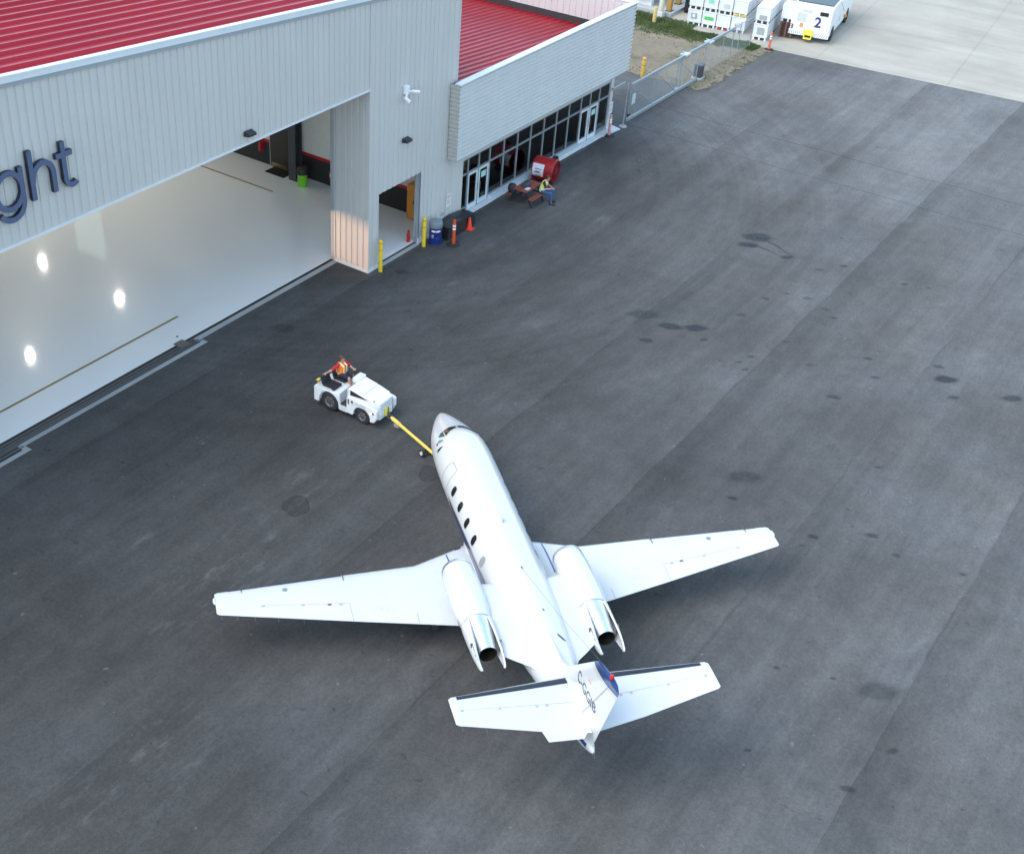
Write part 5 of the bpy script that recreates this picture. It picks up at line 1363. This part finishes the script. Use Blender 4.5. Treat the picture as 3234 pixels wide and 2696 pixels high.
# driver, in tractor coordinates turned into place with its own empty
dv_ = thing('person', 'driver in orange vest and red shirt seated on the white tow tractor', 'person', tug.location, radians(-88))
H = Vector((-.83, .34, .96)); N_ = Vector((-.86, .34, 1.42)); HD = Vector((-.83, .33, 1.565)); F = Vector((1, .25, -.1))
shR, shL = Vector((-.87, .15, 1.36)), Vector((-.85, .53, 1.36)); elR, haR = Vector((-.97, -.07, 1.24)), Vector((-1.06, -.24, 1.19)); elL, haL = Vector((-.64, .60, 1.20)), Vector((-.42, .47, 1.25))
hR, hL = Vector((-.80, .25, .98)), Vector((-.80, .43, .98)); kR, kL = Vector((-.40, .20, 1.00)), Vector((-.40, .47, 1.00)); aR, aL = Vector((-.26, .20, .50)), Vector((-.24, .46, .50))
body = [(H, .125, H+Vector((0, 0, .18)), .115), (H+Vector((0, 0, .18)), .115, (shR+shL)/2-Vector((0, 0, .06)), .125), (shR, .062, shL, .062),
        (shR, .052, elR, .042), (elR, .041, haR, .028), (shL, .052, elL, .042), (elL, .041, haL, .028),
        (hR, .085, kR, .062), (kR, .058, aR, .040), (hL, .085, kL, .062), (kL, .058, aL, .040), (aR, .04, aR+Vector((.13, 0, -.05)), .035), (aL, .04, aL+Vector((.13, 0, -.05)), .035)]
body += head_caps(HD, F)+hand(haR, (-.5, -.8, -.3), (0, 0, 1), (1, -.2, 0))+hand(haL, (.85, -.2, .2), (0, 0, 1), (0, -1, 0))
bd = blob('body', body, SKIN, dv_, .010)
face(HD, F, dv_); hair(HD, F, mat('hair_brown', (.09, .042, .02), .6), dv_, .06)
sr = mat('shirt_red', (.42, .012, .018), .7)
blob('shirt', [(H+Vector((0, 0, .02)), .140, H+Vector((0, 0, .20)), .130), (H+Vector((0, 0, .18)), .130, (shR+shL)/2-Vector((0, 0, .06)), .138), (shR, .075, shL, .075), (shR, .070, shR.lerp(elR, .75), .062), (shL, .070, shL.lerp(elL, .75), .062)], sr, dv_)
vo = mat('vest_orange', (.95, .22, .02), .6); vy = mat('vest_tape', (.85, .80, .50), .35)
blob('vest', [(H+Vector((0, 0, .0)), .155, H+Vector((0, 0, .20)), .145), (H+Vector((0, 0, .18)), .145, (shR+shL)/2-Vector((0, 0, .07)), .152), (shR+Vector((0, .05, -.02)), .085, shL+Vector((0, -.05, -.02)), .085)], vo, dv_)
bands('vest_band', dv_, vy, [((H.x, H.y, H.z+.08), .165, .165, 0)], .055)
for s_ in (-1, 1):
    for fx in (-1, 1):
        MB().obox((H.x+fx*.162, H.y+s_*.075, H.z+.05), (H.x+fx*.155, H.y+s_*.08, shR.z-.03), .012, .05, (0, 1, 0)).build('vest_strap_tape', vy, dv_)
    MB().obox((H.x-.155, H.y+s_*.08, shR.z-.03), (H.x-.03, H.y+s_*.085, shR.z+.075), .012, .05, (0, 1, 0)).obox((H.x-.03, H.y+s_*.085, shR.z+.075), (H.x+.155, H.y+s_*.08, shR.z-.03), .012, .05, (0, 1, 0)).build('vest_strap_tape', vy, dv_)
sh_ = mat('shorts_navy', (.012, .016, .035), .75)
blob('shorts', [(H, .138, H+Vector((0, 0, .04)), .135), (hR, .100, hR.lerp(kR, .82), .084), (hL, .100, hL.lerp(kL, .82), .084)], sh_, dv_)
shm = mat('shoe_dark', (.03, .028, .026), .6)
blob('shoe', [(aR-Vector((.02, 0, .02)), .062, aR+Vector((.17, 0, -.06)), .056)], shm, dv_, .010); blob('shoe', [(aL-Vector((.02, 0, .02)), .062, aL+Vector((.17, 0, -.06)), .056)], shm, dv_, .010)
# worker at the picnic table, sits on the outer bench facing the apron (local x forward)
wk = thing('person', 'worker in lime yellow vest and blue jeans sitting on the picnic table bench', 'person', (10.40, -1.80, 0), radians(-72))
H = Vector((0, 0, .56)); shR, shL = Vector((.10, -.18, 1.0)), Vector((.10, .18, 1.0)); HD = Vector((.20, 0, 1.20)); F = Vector((1, 0, -.25))
elR, haR, elL, haL = Vector((.22, -.24, .76)), Vector((.42, -.08, .74)), Vector((.22, .24, .76)), Vector((.42, .08, .74))
hR, hL, kR, kL, aR, aL = Vector((.05, -.10, .56)), Vector((.05, .10, .56)), Vector((.44, -.15, .53)), Vector((.44, .15, .53)), Vector((.48, -.16, .09)), Vector((.40, .16, .09))
body = [(H, .12, H+Vector((.03, 0, .18)), .11), (H+Vector((.03, 0, .18)), .11, (shR+shL)/2-Vector((0, 0, .06)), .12), (shR, .06, shL, .06), (shR, .05, elR, .042), (elR, .04, haR, .028), (shL, .05, elL, .042), (elL, .04, haL, .028),
        (hR, .085, kR, .062), (kR, .058, aR, .04), (hL, .085, kL, .062), (kL, .058, aL, .04), (aR, .04, aR+Vector((.13, 0, -.04)), .035), (aL, .04, aL+Vector((.13, 0, -.04)), .035)]
body += head_caps(HD, F, .98)+hand(haR, (.7, .5, -.1), (0, 0, 1), (.5, -.7, .2))+hand(haL, (.7, -.5, -.1), (0, 0, 1), (.5, .7, .2))
blob('body', body, SKIN, wk, .010); face(HD, F, wk); hair(HD, F, mat('hair_dark', (.025, .018, .014), .6), wk, .03)
blob('shirt', [(H, .135, H+Vector((.03, 0, .19)), .125), (H+Vector((.03, 0, .18)), .125, (shR+shL)/2-Vector((0, 0, .06)), .133), (shR, .07, shL, .07), (shR, .066, shR.lerp(elR, .7), .058), (shL, .066, shL.lerp(elL, .7), .058)], mat('shirt_black', (.02, .02, .022), .7), wk)
vl = mat('vest_lime', (.62, .68, .22), .6)
blob('vest', [(H+Vector((0, 0, .03)), .148, H+Vector((.03, 0, .2)), .138), (H+Vector((.03, 0, .18)), .138, (shR+shL)/2-Vector((0, 0, .07)), .146), (shR+Vector((0, .05, -.01)), .08, shL+Vector((0, -.05, -.01)), .08)], vl, wk)
bands('vest_band', wk, mat('vest_silver', (.75, .77, .72), .35), [((.03, 0, .66), .158, .158, 0)], .05)
blob('jeans', [(H, .132, H+Vector((0, 0, .04)), .13), (hR, .10, kR, .078), (kR, .074, kR.lerp(aR, .88), .056), (hL, .10, kL, .078), (kL, .074, kL.lerp(aL, .88), .056)], mat('denim', (.035, .085, .22), .8), wk)
blob('shoe', [(aR-Vector((.02, 0, .03)), .060, aR+Vector((.17, 0, -.04)), .055)], shm, wk, .010); blob('shoe', [(aL-Vector((.02, 0, .03)), .060, aL+Vector((.17, 0, -.04)), .055)], shm, wk, .010)
MB().box((.47, -.04, .76), (.49, .04, .90)).build('phone', BLACK, wk)
# ------------------------------------------------------------------ far apron: bulk containers, truck, loading dock
CW = mat('container_white', (.70, .72, .73), .4, var=.06, scale=3); CWG = mat('container_grey', (.33, .36, .37), .5); RCS = mat('container_recess', (.035, .04, .04), .6)
hd9 = radians(8.7)
def container(loc, lab, grp):
    """white moulded bulk container on fork skids, .86 wide (y) 1.05 deep (x) .96 tall"""
    t_ = thing('bulk_container', lab, 'bulk container', loc, hd9, grp)
    MB().box((-.52, -.43, .16), (.52, .43, .94)).build('container_body', CW, t_, bevel=.035)
    for y in (-.40, -.05, .30): MB().box((-.51, y, 0), (.51, y+.10, .16)).build('skid', CW, t_)
    MB().box((-.50, -.40, .06), (.50, .40, .15)).build('skid_recess', RCS, t_)
    MB().box((-.54, -.445, .90), (.54, .445, .96)).build('lid', CW, t_, bevel=.012)
    for y in (-.43, .36): MB().box((-.535, y, .20), (-.515, y+.07, .90)).build('corner_rib', CW, t_)
    return t_
base = Vector((39.05, 4.66, 0)); dy = Vector((.142, -.905, 0)); dx = Vector((.97, .148, 0))
GRP = 'white bulk containers stacked beside the white truck'
c0 = container(base, 'white bulk container with a grey square panel, bottom left of the wide stack', GRP)
MB().box((-.545, -.16, .42), (-.53, .22, .74)).build('face_panel', CWG, c0); MB().box((-.555, -.04, .50), (-.545, .12, .68)).build('panel_label', WHP, c0)
LABG = mat('label_green', (.10, .48, .10), .5); LABM = mat('label_mint', (.25, .62, .50), .5); LABY = mat('cap_yellow', (.65, .50, .08), .5); LABR = mat('tag_red', (.45, .05, .06), .5)
def plain(loc, lab): 
    c = copy_tree(c0); c.location = loc; c['label'] = lab
    for ch in list(c.children):
        if ch.name.startswith(('face_panel', 'panel_label')): bpy.data.objects.remove(ch, do_unlink=True)
    return c
FRONT = [(1, 0, 'white bulk container with a bright green label, bottom row of the wide stack'), (2, 0, 'white bulk container with red skid tags, bottom row right of the green label'),
         (3, 0, 'white bulk container at the bottom right corner of the wide stack'), (0, 1, 'white bulk container at the top left corner of the wide stack'),
         (1, 1, 'white bulk container with a mint label, top row of the wide stack'), (2, 1, 'white bulk container in the top row right of the mint label'),
         (3, 1, 'white bulk container with yellow skid caps, top right of the wide stack')]
for i, l, lab in FRONT:
    c = plain(base+dy*i+Vector((0, 0, .98*l)), lab)
    if (i, l) == (1, 0): MB().box((-.55, -.28, .48), (-.53, .28, .66)).build('label_plate', LABG, c)
    if (i, l) == (1, 1): MB().box((-.55, -.16, .50), (-.53, .18, .72)).build('label_plate', LABM, c)
    if (i, l) == (2, 0):
        for y in (-.2, .25): MB().box((-.53, y-.12, .04), (-.515, y+.10, .13)).build('skid_tag', LABR, c)
    if (i, l) == (3, 1):
        for y in (-.22, .22): MB().box((-.535, y-.14, .02), (-.515, y+.12, .14)).build('skid_cap', LABY, c)
    if (i, l) == (2, 1) or (i, l) == (3, 0): MB().box((-.545, -.24, .36), (-.53, .10, .60)).build('face_panel', mat('container_pale', (.5, .54, .54), .5), c)
for k in (1, 2):
    for l in range(2): plain(base+dy*3+dx*(1.12*k)+Vector((0, 0, .98*l)), 'white bulk container, %s deep on the right side of the wide stack, %s row' % (('second', 'third')[k-1], ('bottom', 'top')[l]))
base2 = Vector((39.12, .33, 0))
for k in range(3):
    for l in range(2):
        c = plain(base2+dx*(1.12*k)+Vector((0, 0, .98*l)), ('white bulk container with grey panel, bottom of the narrow stack beside the truck' if l == 0 else 'white bulk container on top at the front of the narrow stack beside the truck') if k == 0 else 'white bulk container, %s deep in the narrow stack, %s row' % (('second', 'third')[k-1], ('bottom', 'top')[l]))
        if k == 0: MB().box((-.545, -.24, .34 if l == 0 else .24), (-.53, .20, .76 if l == 0 else .50)).build('face_panel', CWG, c)
base3 = base2+Vector((1.5, -.98, 0))
PWOOD = mat('pallet_brown', (.16, .09, .075), .8, var=.2, scale=8)
pal = thing('wooden_pallet', 'lowest brown pallet in the pile between narrow stack and truck', 'pallet', base3, hd9, 'brown pallets between the stack and the truck')
for k in range(7): MB().box((-.5+.147*k, -.4, .10), (-.5+.147*k+.10, .4, .125)).build('deck_board', PWOOD, pal)
for y in (-.4, -.05, .3): MB().box((-.5, y, 0), (.5, y+.1, .10)).build('stringer', PWOOD, pal)
for k in range(1, 7): dup(pal, base3+Vector((0, 0, .13*k)), hd9, 'brown pallet, %s up from the lowest in the pile beside the truck' % ('first second third fourth fifth topmost'.split()[k-1]))
for l in range(1): plain(base3+Vector((.1, 0, .93)), 'white bulk container standing on the pile of brown pallets')

# service truck with the figure 2
TRW = mat('truck_white', (.76, .77, .78), .35, var=.05, scale=2)
tk = thing('service_truck', 'white airport service truck with a dark blue figure 2 on its end panel', 'truck', (40.35, -2.10, 0), radians(9))
# local: x away from the end panel, y left
LN, WD = 6.2, 1.18
body = [[(0, -WD, .42), (0, WD, .42), (0, WD, 1.98), (0, -WD, 1.98)], [(.25, -WD, .40), (.25, WD, .40), (.25, WD, 2.12), (.25, -WD, 2.12)], [(4.2, -WD, .40), (4.2, WD, .40), (4.2, WD, 2.12), (4.2, -WD, 2.12)]]
MB().loft(body).build('truck_body', TRW, tk, bevel=.04)
MB().box((.45, -WD+.12, 2.125), (4.1, WD-.12, 2.17)).build('top_deck', mat('deck_dark_blue', (.03, .045, .055), .35), tk)
MB().box((-.10, -WD-.02, .34), (.02, WD+.02, .62)).build('bumper', TRW, tk, bevel=.02)
b = MB()
for k in range(6):
    for s_ in (-1, 1):
        y = s_*(.42+.13*k); b.add([(-.104, y, .38), (-.104, y+.05, .38), (-.104, y+.10*s_+.05, .58), (-.104, y+.10*s_, .58)], [(0,1,2,3)])
b.build('hazard_stripes', mat('stripe_grey', (.35, .37, .38), .5), tk)
hy = MB().box((-.20, -.30, .42), (-.105, .30, .74)).build('tow_hitch', mat('hitch_yellow', (.56, .40, .09), .45), tk, bevel=.02)
MB().box((-.30, -.24, .22), (-.12, .24, .28)).box((-.2, -.24, .28), (-.14, -.18, .42)).box((-.2, .18, .28), (-.14, .24, .42)).build('hitch_frame', mat('hitch_yellow', (.56, .40, .09), .45), hy)
MB().box((-.12, -.18, .28), (-.104, .18, .42)).build('hitch_recess', BLACK, hy)
MB().box((-.012, -.95, 1.62), (-.002, -.45, 1.84)).build('grille_opening', BLACK, tk)
PNL = mat('panel_grey', (.55, .57, .56), .5)
MB().box((-.010, .30, 1.10), (-.002, .85, 1.62)).build('vent_panel', PNL, tk); MB().box((-.010, .0, 1.68), (-.002, .6, 1.86)).build('vent_panel', PNL, tk)
MB().box((-.012, .42, .80), (-.002, .62, 1.04)).build('orange_mark', mat('orange_mark', (.6, .3, .1), .5), tk)
mw = Matrix(((0, 0, -1, -.012), (-1, 0, 0, -.42), (0, 1, 0, 1.18), (0, 0, 0, 1)))
text_mesh('number_text', '2', .82, mat('number_blue', (.045, .045, .19), .5), tk, mw, .003, 'CENTER', .022)
b = MB()
for z in (.78, 1.58): b.box((-.006, -WD+.03, z), (-.001, WD-.03, z+.012))
b.build('panel_seam', GAP, tk)
# cab at the far end with sloping side, mirror, amber lamp, wheels
MB().loft([[(4.2, -WD, .45), (4.2, WD, .45), (4.2, WD, 2.12), (4.2, -WD, 2.12)], [(4.6, -WD, .45), (4.6, WD, .45), (4.6, WD, 2.5), (4.6, -WD, 2.5)], [(6.0, -WD, .45), (6.0, WD, .45), (6.0, WD, 2.5), (6.0, -WD, 2.5)], [(6.5, -WD, .5), (6.5, WD, .5), (6.5, WD, 1.6), (6.5, -WD, 1.6)]]).build('cab', TRW, tk, bevel=.05)
MB().box((4.9, -WD-.012, 1.55), (5.8, -WD-.002, 2.3)).build('cab_window', WS, tk)
MB().add([(2.0, -WD-.004, 2.05), (2.1, -WD-.004, 2.05), (4.0, -WD-.004, 1.0), (3.9, -WD-.004, 1.0)], [(0,1,2,3)]).build('side_brace', mat('brace_grey', (.3, .31, .32), .5), tk)
MB().box((2.5, -WD-.008, .75), (2.9, -WD-.002, 1.05)).build('side_hatch', PNL, tk)
MB().tube([(5.9, -WD, 1.9), (6.0, -WD-.35, 1.9)], .02, 6).box((5.95, -WD-.45, 1.55), (6.08, -WD-.25, 2.05)).build('mirror', TRW, tk)
MB().lathe([(.09, 0), (.09, .14), (.05, .18)], 12, (4.15, -WD-.08, .62)).build('amber_lamp', mat('amber_plastic', (.65, .28, .03), .3), tk, True)
for x in (.95, 5.2):
    for s_ in (-1, 1):
        MB().lathe([(.22, -.12), (.36, -.12), (.40, -.08), (.40, .08), (.36, .12), (.22, .12)], 24, (x, s_*(WD-.10), .40), 'y', False).build('tyre', TYR, tk, True, 40)
        MB().lathe([(.06, s_*.10), (.22, s_*.06), (.22, -s_*.06)], 18, (x, s_*(WD-.10), .40), 'y').build('rim', mat('rim_white', (.55, .56, .57), .4), tk, True, 40)
        MB().prism([(x+.50*cos(radians(a)), .40+.50*sin(radians(a))) for a in range(0, 181, 15)], s_*(WD+.001), s_*(WD+.008), 'y').build('wheel_arch', mat('arch_dark', (.05, .055, .06), .6), tk)

# loading dock at the top edge
dk = MB(); P = [(38.95, 6.35), (38.85, 8.9), (38.4, 16), (60, 16), (60, 6.9)]
n = len(P); dk.add([(x, y, 0) for x, y in P]+[(x, y, .22) for x, y in P], [tuple(range(n, 2*n))]+[(i, (i+1) % n, n+(i+1) % n, n+i) for i in range(n)]).build('loading_kerb', CONC2, kind='structure')
t_ = thing('dock_post', 'cream round post standing on the loading kerb', 'post', (38.6, 6.9, 0.0))
MB().lathe([(.16, 0), (.16, 1.15), (.12, 1.20), (.03, 1.22)], 18).build('post', mat('cream_paint', (.50, .48, .38), .5), t_, True); MB().box((-.2, -.2, 0), (.2, .2, .34)).build('post_base', mat('pale_base', (.6, .62, .58), .6), t_)
for i, (x, y, lab) in enumerate([(39.45, 6.75, 'tall ochre dock column nearest the kerb corner'), (41.2, 7.0, 'tall ochre dock column nearest the container stack')]):
    t_ = thing('dock_column', lab, 'column', (x, y, .22), group='ochre dock columns')
    MB().box((-.15, -.15, 0), (.15, .15, 3.0)).build('column_shaft', mat('ochre_paint', (.42, .24, .06), .55), t_, bevel=.01); MB().box((-.2, -.2, 0), (.2, .2, .04)).build('column_base', STEEL, t_)
t_ = thing('storage_tank', 'white rounded tank with flat end at the top edge behind the parapet', 'tank', (40.3, 8.9, .22))
TK = mat('tank_white', (.72, .72, .70), .4)
MB().loft([[(x, 1.15*cos(2*pi*k/32)*s_, 1.55+1.15*sin(2*pi*k/32)*s_) for k in range(32)] for x, s_ in ((-1.15, .80), (-1.05, .96), (-.8, 1.), (3.4, 1.), (3.7, .9))]).build('tank_shell', TK, t_, True, 50)
for x in (-.7, 2.6): MB().box((x, -.8, 0), (x+.35, .8, .7)).build('saddle', TK, t_)
t_ = thing('dock_building', 'dock building, shade painted into its dark front, behind the ochre columns', 'building', (44, 11, .22))
MB().box((0, -4, 0), (8, 5, 4.5)).build('wall', mat('dock_shaded_wall', (.05, .05, .055), .7), t_); MB().box((-.02, -3.6, 0), (-.0, -1.0, 3.2)).build('roller_door', mat('door_red_brown', (.12, .06, .05), .6), t_); MB().box((-.3, -4.2, 4.5), (8.2, 5.2, 4.8)).build('roof', TRIM, t_)  # shade on the dock front is put into the dark wall colour
t_ = thing('oil_tote', 'black plastic tote left of the white container stack', 'tote', (40.9, 5.85, 0), hd9)
MB().box((-.45, -.4, .12), (.45, .4, 1.0)).build('tote_body', BLACK, t_, bevel=.04)
for y in (-.38, -.05, .28): MB().box((-.45, y, 0), (.45, y+.1, .12)).build('skid', BLACK, t_)
